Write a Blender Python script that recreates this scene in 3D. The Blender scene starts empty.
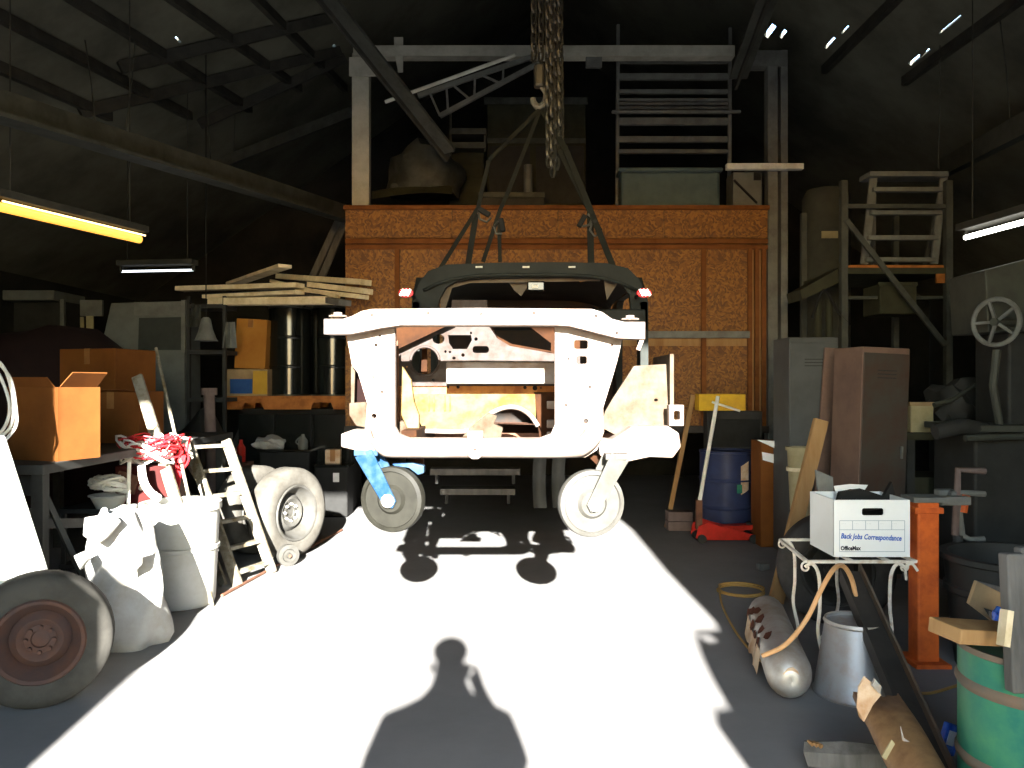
import bpy, bmesh, math, random
from mathutils import Vector, Matrix, Euler
random.seed(7)
sc = bpy.context.scene
COL = sc.collection
F, EYE = 800.0, 1.6
SUN = Vector((-0.070, 1.0, -0.354))          # direction the sunlight travels

# ------------------------------------------------------------ camera, sky, sun, exposure
cam_d = bpy.data.cameras.new('camera'); cam = bpy.data.objects.new('camera', cam_d); COL.objects.link(cam)
cam.location = (0, 0, EYE); cam.rotation_euler = (math.pi/2, 0, 0)
cam_d.sensor_width = 36; cam_d.lens = 36*F/1024; cam_d.clip_start = 0.02
sc.camera = cam
w = bpy.data.worlds.new('sky'); sc.world = w; w.use_nodes = True
nt = w.node_tree; bg = nt.nodes['Background']
sky = nt.nodes.new('ShaderNodeTexSky'); sky.sky_type = 'NISHITA'; sky.sun_disc = False
sky.sun_elevation = math.atan(0.354); sky.sun_rotation = math.radians(183)
sky.air_density = 1.3; sky.dust_density = 0.3; sky.ozone_density = 2.0
nt.links.new(sky.outputs[0], bg.inputs[0]); bg.inputs[1].default_value = 1.5
sun_d = bpy.data.lights.new('sun', 'SUN'); sun_d.energy = 62; sun_d.angle = math.radians(0.53); sun_d.color = (1.0, 0.97, 0.92)
sun = bpy.data.objects.new('sun', sun_d); COL.objects.link(sun)
sun.rotation_euler = SUN.to_track_quat('-Z', 'Y').to_euler(); sun.location = (0.5, -8, 6)
vs = sc.view_settings
vs.view_transform = 'Standard'; vs.look = 'None'; vs.gamma = 1.0; vs.use_curve_mapping = False
vs.exposure = 0.0
sc.cycles.max_bounces = 10; sc.cycles.diffuse_bounces = 6; sc.cycles.sample_clamp_indirect = 8.0

# ------------------------------------------------------------ helpers
def P(px, py, d): return Vector(((px-512)*d/F, d, EYE-(py-384)*d/F))
def G(px, py):
    d = EYE*F/(py-384); return Vector(((px-512)*d/F, d, 0.0))
def oval(cx, cy, rx, ry, n=20): return [(cx+rx*math.cos(2*math.pi*i/n), cy+ry*math.sin(2*math.pi*i/n)) for i in range(n)]
def rrect(x0, y0, x1, y1, r, k=3):
    pts = []
    for cx, cy, a in ((x1-r, y1-r, 0), (x0+r, y1-r, 90), (x0+r, y0+r, 180), (x1-r, y0+r, 270)):
        for i in range(k+1):
            t = math.radians(a+90*i/k); pts.append((cx+r*math.cos(t), cy+r*math.sin(t)))
    return pts
def bez(pts, n=8):
    """Catmull-Rom through the points"""
    pts = [Vector(p) for p in pts]; out = []
    for i in range(len(pts)-1):
        p0 = pts[max(i-1, 0)]; p1 = pts[i]; p2 = pts[i+1]; p3 = pts[min(i+2, len(pts)-1)]
        for k in range(n):
            t = k/n
            out.append(0.5*((2*p1)+(p2-p0)*t+(2*p0-5*p1+4*p2-p3)*t*t+(-p0+3*p1-3*p2+p3)*t**3))
    out.append(pts[-1]); return out
def zrot(deg): return Matrix.Rotation(math.radians(deg), 3, 'Z')

MATS = {}
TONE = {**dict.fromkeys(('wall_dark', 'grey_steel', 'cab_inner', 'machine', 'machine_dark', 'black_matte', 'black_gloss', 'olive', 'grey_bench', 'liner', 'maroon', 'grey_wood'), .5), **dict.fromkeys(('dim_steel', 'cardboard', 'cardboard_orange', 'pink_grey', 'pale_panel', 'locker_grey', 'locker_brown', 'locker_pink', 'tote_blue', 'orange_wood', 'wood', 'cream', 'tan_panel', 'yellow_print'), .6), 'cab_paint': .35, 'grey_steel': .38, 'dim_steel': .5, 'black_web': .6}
def mat(name, c1, c2=None, rough=0.7, metal=0.0, scale=5.0, lo=0.4, hi=0.65, bump=0.0, detail=6.0, stretch=(1, 1, 1), emit=None, spec=None):
    if name in MATS: return MATS[name]
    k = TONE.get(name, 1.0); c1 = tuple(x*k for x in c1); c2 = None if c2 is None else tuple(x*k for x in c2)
    m = bpy.data.materials.new(name); m.use_nodes = True; n = m.node_tree.nodes; l = m.node_tree.links
    b = n['Principled BSDF']; b.inputs['Roughness'].default_value = rough; b.inputs['Metallic'].default_value = metal
    b.inputs['Specular IOR Level'].default_value = spec if spec is not None else (0.5 if rough < 0.3 or metal > 0.3 else 0.15)
    if emit:
        b.inputs['Emission Color'].default_value = (*emit[0], 1); b.inputs['Emission Strength'].default_value = emit[1]
    if c2 is None: c2 = tuple(x*0.6 for x in c1)
    tc = n.new('ShaderNodeTexCoord'); mp = n.new('ShaderNodeMapping'); mp.inputs['Scale'].default_value = stretch
    nz = n.new('ShaderNodeTexNoise'); nz.inputs['Scale'].default_value = scale; nz.inputs['Detail'].default_value = detail
    nz.inputs['Roughness'].default_value = 0.65
    rp = n.new('ShaderNodeValToRGB'); rp.color_ramp.elements[0].position = lo; rp.color_ramp.elements[1].position = hi
    rp.color_ramp.elements[0].color = (*c1, 1); rp.color_ramp.elements[1].color = (*c2, 1)
    l.new(tc.outputs['Object'], mp.inputs[0]); l.new(mp.outputs[0], nz.inputs['Vector']); l.new(nz.outputs['Fac'], rp.inputs[0]); l.new(rp.outputs[0], b.inputs['Base Color'])
    if bump:
        bp = n.new('ShaderNodeBump'); bp.inputs['Strength'].default_value = bump; bp.inputs['Distance'].default_value = 0.02
        l.new(nz.outputs['Fac'], bp.inputs['Height']); l.new(bp.outputs[0], b.inputs['Normal'])
    MATS[name] = m; return m

def osb_mat():
    m = bpy.data.materials.new('osb'); m.use_nodes = True; n = m.node_tree.nodes; l = m.node_tree.links
    b = n['Principled BSDF']; b.inputs['Roughness'].default_value = 0.65
    tc = n.new('ShaderNodeTexCoord'); nz = n.new('ShaderNodeTexNoise'); nz.inputs['Scale'].default_value = 4
    mx = n.new('ShaderNodeVectorMath'); mx.operation = 'MULTIPLY_ADD'; mx.inputs[1].default_value = (0.25, 0.25, 0.25)
    vo = n.new('ShaderNodeTexVoronoi'); vo.inputs['Scale'].default_value = 48; vo.inputs['Randomness'].default_value = 1
    l.new(tc.outputs['Object'], nz.inputs['Vector']); l.new(nz.outputs['Color'], mx.inputs[0]); l.new(tc.outputs['Object'], mx.inputs[2]); l.new(mx.outputs[0], vo.inputs['Vector'])
    rp = n.new('ShaderNodeValToRGB'); e = rp.color_ramp.elements
    e[0].position = 0.1; e[0].color = (0.10, 0.032, 0.003, 1); e[1].position = 0.9; e[1].color = (0.25, 0.105, 0.010, 1)
    k = e.new(0.5); k.color = (0.17, 0.062, 0.005, 1)
    sp = n.new('ShaderNodeSeparateColor'); l.new(vo.outputs['Color'], sp.inputs[0]); l.new(sp.outputs[0], rp.inputs[0]); l.new(rp.outputs[0], b.inputs['Base Color'])
    MATS['osb'] = m; return m

class MB:
    def __init__(s): s.bm = bmesh.new()
    def box(s, c, size, R=None):
        M = Matrix.Translation(Vector(c)) @ (R.to_4x4() if R else Matrix()) @ Matrix.Diagonal((*size, 1))
        bmesh.ops.create_cube(s.bm, size=1, matrix=M); return s
    def beam(s, a, b, wd, ht, up=(0, 0, 1)):
        a = Vector(a); b = Vector(b); y = (b-a); L = y.length; y.normalize(); u = Vector(up)
        if abs(y.dot(u)) > 0.97: u = Vector((0, 1, 0))
        x = y.cross(u).normalized(); z = x.cross(y)
        R = Matrix((x, y, z)).transposed(); return s.box((a+b)/2, (wd, L, ht), R)
    def lathe(s, prof, o, ax, n=24, close=False):
        """prof: (radius, distance along the axis)"""
        o = Vector(o); ax = Vector(ax).normalized(); u = ax.orthogonal().normalized(); v = ax.cross(u); rings = []
        for r, t in prof:
            if r < 1e-6: rings.append([s.bm.verts.new(o+ax*t)])
            else: rings.append([s.bm.verts.new(o+ax*t+(u*math.cos(2*math.pi*i/n)+v*math.sin(2*math.pi*i/n))*r) for i in range(n)])
        if close: rings.append(rings[0])
        for A, B in zip(rings, rings[1:]):
            for i in range(n):
                j = (i+1) % n
                if len(A) == 1 and len(B) == 1: continue
                f = [A[0], B[j], B[i]] if len(A) == 1 else ([A[i], A[j], B[0]] if len(B) == 1 else [A[i], A[j], B[j], B[i]])
                try: s.bm.faces.new(f)
                except ValueError: pass
        return s
    def cyl(s, a, b, r0, r1=None, n=16):
        a = Vector(a); b = Vector(b); r1 = r0 if r1 is None else r1; L = (b-a).length
        return s.lathe([(0, 0), (r0, 0), (r1, L), (0, L)], a, b-a, n)
    def tube(s, pts, r, n=8, closed=False):
        pts = [Vector(p) for p in pts]; N = len(pts); rings = []; u = None
        for i in range(N):
            if closed: t = pts[(i+1) % N]-pts[i-1]
            else: t = pts[min(i+1, N-1)]-pts[max(i-1, 0)]
            t = t.normalized() if t.length > 1e-9 else Vector((0, 0, 1))
            u = t.orthogonal().normalized() if u is None else (u-t*u.dot(t))
            u = u.normalized() if u.length > 1e-6 else t.orthogonal().normalized()
            v = t.cross(u); rr = r[i] if isinstance(r, (list, tuple)) else r
            rings.append([s.bm.verts.new(pts[i]+(u*math.cos(2*math.pi*k/n)+v*math.sin(2*math.pi*k/n))*rr) for k in range(n)])
        for i in range(N if closed else N-1):
            A = rings[i]; B = rings[(i+1) % N]
            for k in range(n): s.bm.faces.new([A[k], A[(k+1) % n], B[(k+1) % n], B[k]])
        if not closed: s.bm.faces.new(rings[0][::-1]); s.bm.faces.new(rings[-1])
        return s
    def plate(s, outer, holes, fn, thick):
        """polygon with holes, fn maps 2-D to 3-D, thickened by the vector thick"""
        t = bmesh.new(); edges = []
        for loop in [outer]+list(holes):
            vv = [t.verts.new((x, y, 0)) for x, y in loop]
            edges += [t.edges.new((vv[i], vv[(i+1) % len(vv)])) for i in range(len(vv))]
        bmesh.ops.triangle_fill(t, use_beauty=True, use_dissolve=False, edges=edges, normal=(0, 0, 1))
        t.verts.index_update(); co = [v.co.copy() for v in t.verts]; th = Vector(thick)
        A = [s.bm.verts.new(fn(c.x, c.y)) for c in co]; B = [s.bm.verts.new(Vector(fn(c.x, c.y))+th) for c in co]
        for f in t.faces:
            ix = [v.index for v in f.verts]
            s.bm.faces.new([A[i] for i in ix]); s.bm.faces.new([B[i] for i in ix[::-1]])
        for e in t.edges:
            if len(e.link_faces) == 1:
                i, j = e.verts[0].index, e.verts[1].index; s.bm.faces.new([A[i], A[j], B[j], B[i]])
        t.free(); return s
    def pp(s, outer, holes, d, thick): return s.plate(outer, holes, lambda x, y: P(x, y, d), (0, thick, 0))
    def pbox(s, x0, y0, x1, y1, d, depth):
        a = P(x0, y0, d); b = P(x1, y1, d)
        return s.box(((a.x+b.x)/2, d+depth/2, (a.z+b.z)/2), (abs(b.x-a.x), depth, abs(b.z-a.z)))
    def ball(s, c, r, R=None, seg=16):
        rr = r if isinstance(r, (tuple, list)) else (r, r, r)
        bmesh.ops.create_uvsphere(s.bm, u_segments=seg, v_segments=max(6, seg//2), radius=1, matrix=Matrix.Translation(Vector(c)) @ (R.to_4x4() if R else Matrix()) @ Matrix.Diagonal((*rr, 1))); return s
    def grid(s, fn, nu, nv, wrap=False):
        V = [[s.bm.verts.new(fn(i/(nu-1) if not wrap else i/nu, j/(nv-1))) for j in range(nv)] for i in range(nu)]
        for i in range(nu if wrap else nu-1):
            for j in range(nv-1):
                k = (i+1) % nu; s.bm.faces.new([V[i][j], V[k][j], V[k][j+1], V[i][j+1]])
        return s
    def text(s, body, size, fn, align='LEFT', bold=0.0):
        c = bpy.data.curves.new('t', 'FONT'); c.body = body; c.size = size; c.align_x = align; c.resolution_u = 2; c.offset = bold
        o = bpy.data.objects.new('t', c); COL.objects.link(o); bpy.context.view_layer.update()
        me = o.evaluated_get(bpy.context.evaluated_depsgraph_get()).to_mesh()
        vv = [s.bm.verts.new(fn(v.co.x, v.co.y)) for v in me.vertices]
        for f in me.polygons:
            try: s.bm.faces.new([vv[i] for i in f.vertices])
            except ValueError: pass
        o.evaluated_get(bpy.context.evaluated_depsgraph_get()).to_mesh_clear(); bpy.data.objects.remove(o); bpy.data.curves.remove(c); return s
    def jitter(s, a, seed=1):
        r = random.Random(seed)
        for v in s.bm.verts: v.co += Vector((r.uniform(-a, a), r.uniform(-a, a), r.uniform(-a, a)))
        return s
    def build(s, name, m, parent=None, bevel=0.0, smooth=False, label=None, kind=None):
        bm = s.bm; bmesh.ops.remove_doubles(bm, verts=bm.verts, dist=1e-5); bmesh.ops.recalc_face_normals(bm, faces=bm.faces)
        lo = Vector([min(v.co[k] for v in bm.verts) for k in range(3)]); hi = Vector([max(v.co[k] for v in bm.verts) for k in range(3)])
        c = (lo+hi)/2
        if parent is None: c.z = lo.z
        for v in bm.verts: v.co -= c
        me = bpy.data.meshes.new(name); 
        if smooth:
            for f in bm.faces: f.smooth = True
            for e in bm.edges:
                if len(e.link_faces) == 2 and e.calc_face_angle(0) > 0.7: e.smooth = False
        bm.to_mesh(me); bm.free()
        o = bpy.data.objects.new(name, me); COL.objects.link(o); me.materials.append(MATS[m] if isinstance(m, str) else m)
        if parent is not None:
            o.parent = parent; o.matrix_basis = WM[parent.name].inverted() @ Matrix.Translation(c)
        else: o.location = c
        WM[o.name] = Matrix.Translation(c)
        if bevel:
            md = o.modifiers.new('bevel', 'BEVEL'); md.width = bevel; md.segments = 2; md.limit_method = 'ANGLE'; md.angle_limit = math.radians(40)
        if label: o['label'] = label
        if kind: o['kind'] = kind
        return o
WM = {}
def thing(name, label, cat, base, group=None):
    o = bpy.data.objects.new(name, None); COL.objects.link(o); o.empty_display_size = 0.1
    o.location = base; WM[o.name] = Matrix.Translation(Vector(base)); o['label'] = label; o['category'] = cat
    if group: o['group'] = group
    return o
def tag(o, label, cat, group=None):
    o['label'] = label; o['category'] = cat
    if group: o['group'] = group
    return o
def struct(o): o['kind'] = 'structure'; return o
def copy_tree(root, M, label, parent=None):
    def rec(o, par):
        c = o.copy(); COL.objects.link(c); c.parent = par
        for ch in [x for x in ALL if x.parent == o]: rec(ch, c)
        return c
    ALL = list(bpy.data.objects); r = rec(root, parent); r.matrix_basis = M @ root.matrix_basis; r['label'] = label; return r

# ------------------------------------------------------------ materials
mat('concrete', (0.23, 0.225, 0.22), (0.19, 0.185, 0.18), 0.85, scale=2.5, lo=0.3, hi=0.75, bump=0.05)
mat('gravel', (0.13, 0.13, 0.13), (0.09, 0.09, 0.09), 0.95, scale=9)
mat('wall_dark', (0.06, 0.06, 0.05), (0.03, 0.03, 0.026), 0.8, scale=1.2)
mat('roof_under', (0.13, 0.13, 0.10), (0.07, 0.07, 0.055), 0.8, scale=0.9)
mat('purlin_steel', (0.05, 0.048, 0.04), (0.03, 0.03, 0.026), 0.6)
mat('grey_steel', (0.20, 0.21, 0.18), (0.12, 0.125, 0.105), 0.55, metal=0.2)
mat('white_steel', (0.75, 0.74, 0.66), (0.55, 0.53, 0.45), 0.5)
mat('dim_steel', (0.33, 0.34, 0.31), (0.22, 0.22, 0.20), 0.55)
mat('wood', (0.55, 0.33, 0.14), (0.40, 0.21, 0.08), 0.7, scale=7, stretch=(1, 1, 0.15))
mat('loft_trim', (0.17, 0.06, 0.014), (0.11, 0.036, 0.008), 0.7)
mat('pale_wood', (0.72, 0.62, 0.42), (0.52, 0.42, 0.25), 0.7, scale=6)
mat('grey_wood', (0.27, 0.26, 0.24), (0.15, 0.145, 0.13), 0.9, scale=9, stretch=(1, 1, 0.12), bump=0.4)
mat('orange_wood', (0.60, 0.22, 0.05), (0.38, 0.13, 0.03), 0.7, scale=8)
mat('cardboard', (0.30, 0.105, 0.022), (0.22, 0.075, 0.016), 0.85, scale=2.0)
mat('cardboard_orange', (0.62, 0.28, 0.05), (0.50, 0.2, 0.035), 0.85, scale=2.0)
mat('tape', (0.28, 0.13, 0.04), (0.22, 0.10, 0.03), 0.4)
mat('paper', (0.78, 0.78, 0.76), (0.7, 0.69, 0.66), 0.8)
mat('primer', (0.20, 0.17, 0.15), (0.14, 0.10, 0.075), 0.6, scale=7)
mat('primer_yellow', (0.14, 0.105, 0.045), (0.09, 0.05, 0.012), 0.6, scale=9)
mat('fire_metal', (0.052, 0.042, 0.038), (0.030, 0.018, 0.012), 0.6, scale=12)
mat('body_rust', (0.075, 0.06, 0.042), (0.040, 0.019, 0.008), 0.75, scale=7, lo=.42, hi=.7)
mat('rust_sun', (0.036, 0.012, 0.0025), (0.016, 0.0055, 0.0015), 0.85, scale=9)
mat('rust_orange', (0.45, 0.20, 0.06), (0.25, 0.09, 0.03), 0.85, scale=10, bump=0.2)
mat('gusset_red', (0.010, 0.0022, 0.0016), (0.006, 0.0016, 0.0012), 0.9)
mat('rust_brown', (0.16, 0.075, 0.045), (0.09, 0.045, 0.03), 0.9, scale=11, bump=0.2)
mat('rust_tan', (0.60, 0.47, 0.33), (0.42, 0.24, 0.12), 0.75, scale=8)
mat('cab_paint', (0.065, 0.075, 0.065), (0.04, 0.045, 0.04), 0.6, scale=4, spec=.1)
mat('cab_inner', (0.05, 0.045, 0.04), (0.10, 0.06, 0.04), 0.8, scale=5)
mat('liner', (0.30, 0.25, 0.19), (0.20, 0.16, 0.12), 0.9)
mat('amber', (0.75, 0.35, 0.06), (0.6, 0.25, 0.04), 0.4)
mat('red_lens', (0.55, 0.03, 0.03), (0.35, 0.02, 0.02), 0.25)
mat('black_web', (0.025, 0.028, 0.022), (0.015, 0.015, 0.013), 0.8)
mat('chain_steel', (0.05, 0.05, 0.042), (0.05, 0.05, 0.04), 0.45, metal=0.5)
mat('blue_paint', (0.006, 0.03, 0.075), (0.03, 0.06, 0.085), 0.5, scale=14)
mat('caster_white', (0.062, 0.060, 0.054), (0.045, 0.043, 0.036), 0.5, scale=9)
mat('caster_grey', (0.016, 0.0155, 0.0115), (0.010, 0.0095, 0.007), 0.6, scale=12)
mat('rubber', (0.035, 0.034, 0.032), (0.055, 0.05, 0.046), 0.85, scale=6)
mat('dusty_rubber', (0.060, 0.057, 0.049), (0.038, 0.036, 0.031), 0.9, scale=5)
mat('pale_rubber', (0.085, 0.08, 0.068), (0.05, 0.045, 0.036), 0.9, scale=5)
mat('rim_rust', (0.070, 0.045, 0.040), (0.10, 0.05, 0.034), 0.8, scale=6, bump=0.15)
mat('white_plastic', (0.42, 0.415, 0.39), (0.34, 0.33, 0.28), 0.45, scale=3)
mat('sack_white', (0.40, 0.395, 0.38), (0.28, 0.26, 0.22), 0.8, scale=3)
mat('ladder_white', (0.22, 0.205, 0.165), (0.10, 0.075, 0.038), 0.6, scale=11)
mat('red_wire', (0.55, 0.03, 0.03), (0.40, 0.02, 0.03), 0.4)
mat('white_wire', (0.70, 0.68, 0.62), (0.6, 0.56, 0.48), 0.4)
mat('dark_red', (0.05, 0.006, 0.005), (0.03, 0.005, 0.004), 0.6)
mat('pale_steel', (0.46, 0.45, 0.38), (0.35, 0.34, 0.28), 0.6)
mat('red_paint', (0.50, 0.025, 0.015), (0.32, 0.02, 0.01), 0.45, scale=6)
mat('black_gloss', (0.018, 0.022, 0.02), (0.012, 0.014, 0.013), 0.18)
mat('black_matte', (0.035, 0.035, 0.033), (0.022, 0.022, 0.02), 0.7)
mat('grey_bench', (0.10, 0.10, 0.09), (0.07, 0.068, 0.06), 0.7)
mat('blue_print', (0.02, 0.07, 0.20), (0.015, 0.05, 0.16), 0.6)
mat('yellow_print', (0.75, 0.45, 0.05), (0.65, 0.36, 0.04), 0.6)
mat('pink_grey', (0.27, 0.20, 0.18), (0.2, 0.145, 0.13), 0.8)
mat('locker_grey', (0.14, 0.15, 0.145), (0.10, 0.105, 0.10), 0.5, scale=2)
mat('locker_brown', (0.10, 0.09, 0.075), (0.11, 0.065, 0.045), 0.6, scale=3)
mat('locker_pink', (0.30, 0.19, 0.14), (0.22, 0.14, 0.11), 0.6, scale=3)
mat('blue_drum', (0.025, 0.035, 0.085), (0.02, 0.025, 0.06), 0.4)
mat('green_drum', (0.05, 0.20, 0.10), (0.02, 0.14, 0.10), 0.4, scale=5, lo=0.35, hi=0.6)
mat('drum_rim', (0.16, 0.11, 0.075), (0.11, 0.10, 0.08), 0.6, scale=9)
mat('galv', (0.36, 0.36, 0.36), (0.30, 0.22, 0.16), 0.5, metal=0.5, scale=6, lo=0.45, hi=0.75)
mat('galv_bright', (0.50, 0.50, 0.48), (0.36, 0.30, 0.24), 0.5, metal=0.6, scale=5)
mat('rust_hole', (0.10, 0.03, 0.015), (0.06, 0.02, 0.01), 0.9)
mat('orange_steel', (0.62, 0.13, 0.025), (0.42, 0.08, 0.02), 0.55, scale=9)
mat('orange_hose', (0.62, 0.36, 0.17), (0.52, 0.28, 0.12), 0.5)
mat('yellow_cord', (0.42, 0.26, 0.08), (0.32, 0.2, 0.06), 0.5)
mat('box_white', (0.80, 0.82, 0.80), (0.76, 0.77, 0.74), 0.7, scale=2)
mat('ink_blue', (0.02, 0.10, 0.45), (0.02, 0.08, 0.36), 0.6)
mat('ink_grey', (0.30, 0.36, 0.40), (0.28, 0.33, 0.36), 0.7)
mat('ink_black', (0.02, 0.02, 0.03), (0.02, 0.02, 0.03), 0.7)
mat('iron_white', (0.68, 0.63, 0.54), (0.45, 0.28, 0.16), 0.6, scale=16, lo=0.5, hi=0.75)
mat('copper_rust', (0.30, 0.18, 0.08), (0.17, 0.09, 0.042), 0.55, metal=0.35, scale=8, bump=0.2)
mat('dark_channel', (0.045, 0.04, 0.035), (0.03, 0.028, 0.025), 0.6)
mat('blue_plastic', (0.02, 0.10, 0.60), (0.10, 0.25, 0.70), 0.25, scale=12)
mat('tan_panel', (0.55, 0.38, 0.20), (0.40, 0.26, 0.14), 0.7)
mat('yellow_paint', (0.72, 0.44, 0.03), (0.55, 0.32, 0.03), 0.5)
mat('tote_blue', (0.13, 0.19, 0.20), (0.10, 0.15, 0.16), 0.5)
mat('olive', (0.085, 0.085, 0.05), (0.055, 0.055, 0.035), 0.8)
mat('cream', (0.60, 0.52, 0.30), (0.45, 0.38, 0.2), 0.6)
mat('maroon', (0.05, 0.028, 0.026), (0.035, 0.02, 0.02), 0.85, scale=2)
mat('pale_panel', (0.24, 0.25, 0.23), (0.19, 0.2, 0.18), 0.6)
mat('glass_dark', (0.05, 0.055, 0.05), (0.04, 0.045, 0.04), 0.15)
mat('machine', (0.12, 0.125, 0.10), (0.09, 0.09, 0.075), 0.5)
mat('machine_dark', (0.07, 0.07, 0.065), (0.05, 0.05, 0.045), 0.6)
mat('skin', (0.45, 0.27, 0.19), (0.4, 0.23, 0.16), 0.6); mat('jacket', (0.06, 0.06, 0.07), (0.04, 0.04, 0.05), 0.9); mat('jeans', (0.05, 0.07, 0.12), (0.04, 0.05, 0.09), 0.9); mat('hair', (0.05, 0.035, 0.025), (0.03, 0.02, 0.015), 0.8)
mat('tube_white', (0.9, 0.9, 0.88), (0.9, 0.9, 0.88), 0.4, emit=((1.0, 0.97, 0.88), 9.0))
mat('tube_amber', (0.9, 0.7, 0.3), (0.9, 0.7, 0.3), 0.4, emit=((1.0, 0.42, 0.03), 1.5))
mat('tube_amber_hot', (0.9, 0.8, 0.5), (0.9, 0.8, 0.5), 0.4, emit=((1.0, 0.75, 0.35), 4.0))
mat('tube_cool', (0.9, 0.9, 0.9), (0.9, 0.9, 0.9), 0.4, emit=((0.85, 0.92, 1.0), 3.0))
osb_mat()

# ------------------------------------------------------------ the building
XL, XR, YF, YB, EZ = -6.5, 7.3, -1.2, 14.0, 3.05
RX, RZ = 0.4, 7.9
DOOR = (-2.39, 2.02, 4.13)
ground = struct(MB().box((0, -21.2, -0.06), (80, 40, 0.1)).build('ground_outside', 'gravel'))
struct(MB().box(((XL+XR)/2, (YF+YB)/2-0.1, -0.05), (XR-XL+0.4, YB-YF+0.4, 0.1)).build('floor', 'concrete'))
struct(MB().box((XL-0.08, (YF+YB)/2, EZ/2), (0.14, YB-YF+0.2, EZ)).build('wall_left', 'wall_dark'))
struct(MB().box((XR+0.08, (YF+YB)/2, EZ/2), (0.14, YB-YF+0.2, EZ)).build('wall_right', 'wall_dark'))
gable = [(XL, 0), (XR, 0), (XR, EZ), (RX, RZ), (XL, EZ)]
struct(MB().plate(gable, [], lambda x, y: Vector((x, YB, y)), (0, 0.12, 0)).build('wall_back', 'wall_dark'))
fg = [(XL, 0), (DOOR[0], 0), (DOOR[0], DOOR[2]), (DOOR[1], DOOR[2]), (DOOR[1], 0), (XR, 0), (XR, EZ), (RX, RZ), (XL, EZ)]
struct(MB().plate(fg, [], lambda x, y: Vector((x, YF-0.12, y)), (0, 0.12, 0)).build('wall_front', 'wall_dark'))
def roof_hit(px, py):
    """where a sight line meets the underside of the roof"""
    r = P(px, py, 1)-Vector((0, 0, EYE)); sl = (RZ-EZ)/(RX-XL); sr = (RZ-EZ)/(XR-RX)
    d = (RZ-EYE-sl*RX)/(r.z-sl*r.x)
    if r.x*d > RX: d = (RZ-EYE+sr*RX)/(r.z+sr*r.x)
    return Vector((r.x*d, r.y*d, EYE+r.z*d))
def roof(side, cracks):
    ex = XL if side < 0 else XR; n = Vector((ex-RX, 0, EZ-RZ)); L = n.length; n.normalize()
    fn = lambda u, v: Vector((RX, 0, RZ))+n*u+Vector((0, v, 0))
    holes = []
    for px, py, du, dv in cracks:
        h = roof_hit(px, py); u = (h-Vector((RX, 0, RZ))).dot(n)
        holes.append([(u-du, h.y-dv), (u+du, h.y-dv), (u+du, h.y+dv), (u-du, h.y+dv)])
    up = Vector((-n.z, 0, n.x)); up = up if up.z > 0 else -up
    return MB().plate([(0, YF-0.5), (L+0.3, YF-0.5), (L+0.3, YB+0.2), (0, YB+0.2)], holes, fn, up*0.06)
cl = struct(roof(-1, [(303, 22, .025, .05), (334, 46, .02, .04), (178, 40, .012, .07), (162, 50, .01, .06)]).build('ceiling', 'roof_under'))
cr = struct(roof(1, [(770, 31, .03, .16), (783, 34, .02, .1), (830, 43, .015, .14), (845, 30, .01, .1), (915, 60, .02, .12), (925, 53, .015, .1), (950, 25, .01, .2)]).build('ceiling', 'roof_under'))
down = Vector((0, 0, -0.05))
for a, b in (((0, 10), (190, 112)), ((85, 0), (250, 105)), ((182, 0), (300, 85)), ((262, 0), (345, 85)), ((0, 62), (110, 112))):
    A = roof_hit(*a)+down; B = roof_hit(*b)+down; dirn = (B-A).normalized()
    MB().beam(A-dirn*2.5, B, 0.07, 0.10).build('purlin', 'purlin_steel', cl)
for a, b in (((1010, 0), (955, 40)), ((900, -10), (860, 30)), ((1050, 40), (985, 78))):
    A = roof_hit(*a)+down; B = roof_hit(*b)+down; dirn = (B-A).normalized()
    MB().beam(A-dirn*2.0, B+dirn*1.0, 0.07, 0.10).build('purlin', 'purlin_steel', cr)
for a, b in (((80, 105), (340, 45)), ((200, 118), (345, 52)), ((120, 60), (330, 12))):
    MB().beam(roof_hit(*a)+down*1.6, roof_hit(*b)+down*1.6, 0.06, 0.12).build('rafter', 'purlin_steel', cl)
# tie beams and diagonal steelwork
tb = struct(MB().beam(P(-60, 88, 5.2), P(352, 216, 11.0), 0.10, 0.22).build('trim_1', 'grey_steel'))
MB().beam(P(-60, 99, 5.1), P(352, 222, 10.9), 0.16, 0.03).build('flange', 'grey_steel', tb)
struct(MB().beam(P(215, 165, 11.2), P(352, 112, 11.2), 0.05, 0.14).build('trim_2', 'grey_steel'))
tb2 = struct(MB().beam(P(944, 168, 9.0), P(1060, 106, 6.5), 0.10, 0.20).build('trim_3', 'grey_steel'))
struct(MB().beam(P(790, 100, 11.5), P(900, 140, 11.5), 0.05, 0.12).build('trim_4', 'grey_steel'))
for nm, a, b in (('trim_5', P(312, -22, 7.6), P(449, 152, 9.0)), ('trim_6', P(776, -25, 7.6), P(738, 78, 9.0))):
    s5 = struct(MB().beam(a, b, 0.20, 0.03).build(nm, 'grey_steel'))
    MB().beam(a+Vector((0, .12, 0)), b+Vector((0, .12, 0)), 0.03, 0.22).build('web', 'purlin_steel', s5)
# hanging wires from the purlins
for k, (a, b) in enumerate((((85, 40), (95, 122)), ((136, 30), (125, 137)), ((205, 90), (211, 165)), ((235, 110), (231, 180)), ((940, 45), (938, 168)), ((1000, 20), (1010, 118)))):
    h = roof_hit(*a); q = P(b[0], b[1], h.y)
    tag(MB().tube([h, (h+q)/2+Vector((0.01, 0, 0)), q], 0.006, 5).build('hanging_wire', 'grey_steel'), ('thin bare wire hanging from the roof above the left beam, ' + ['leftmost', 'second from left', 'third from left', 'fourth from left'][k]) if k < 4 else ('thin bare wire hanging above the tall shelf ladder' if k == 4 else 'thin bare wire hanging above the right end of the long white tube light'), 'wire', 'wires hanging from the roof')

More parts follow.
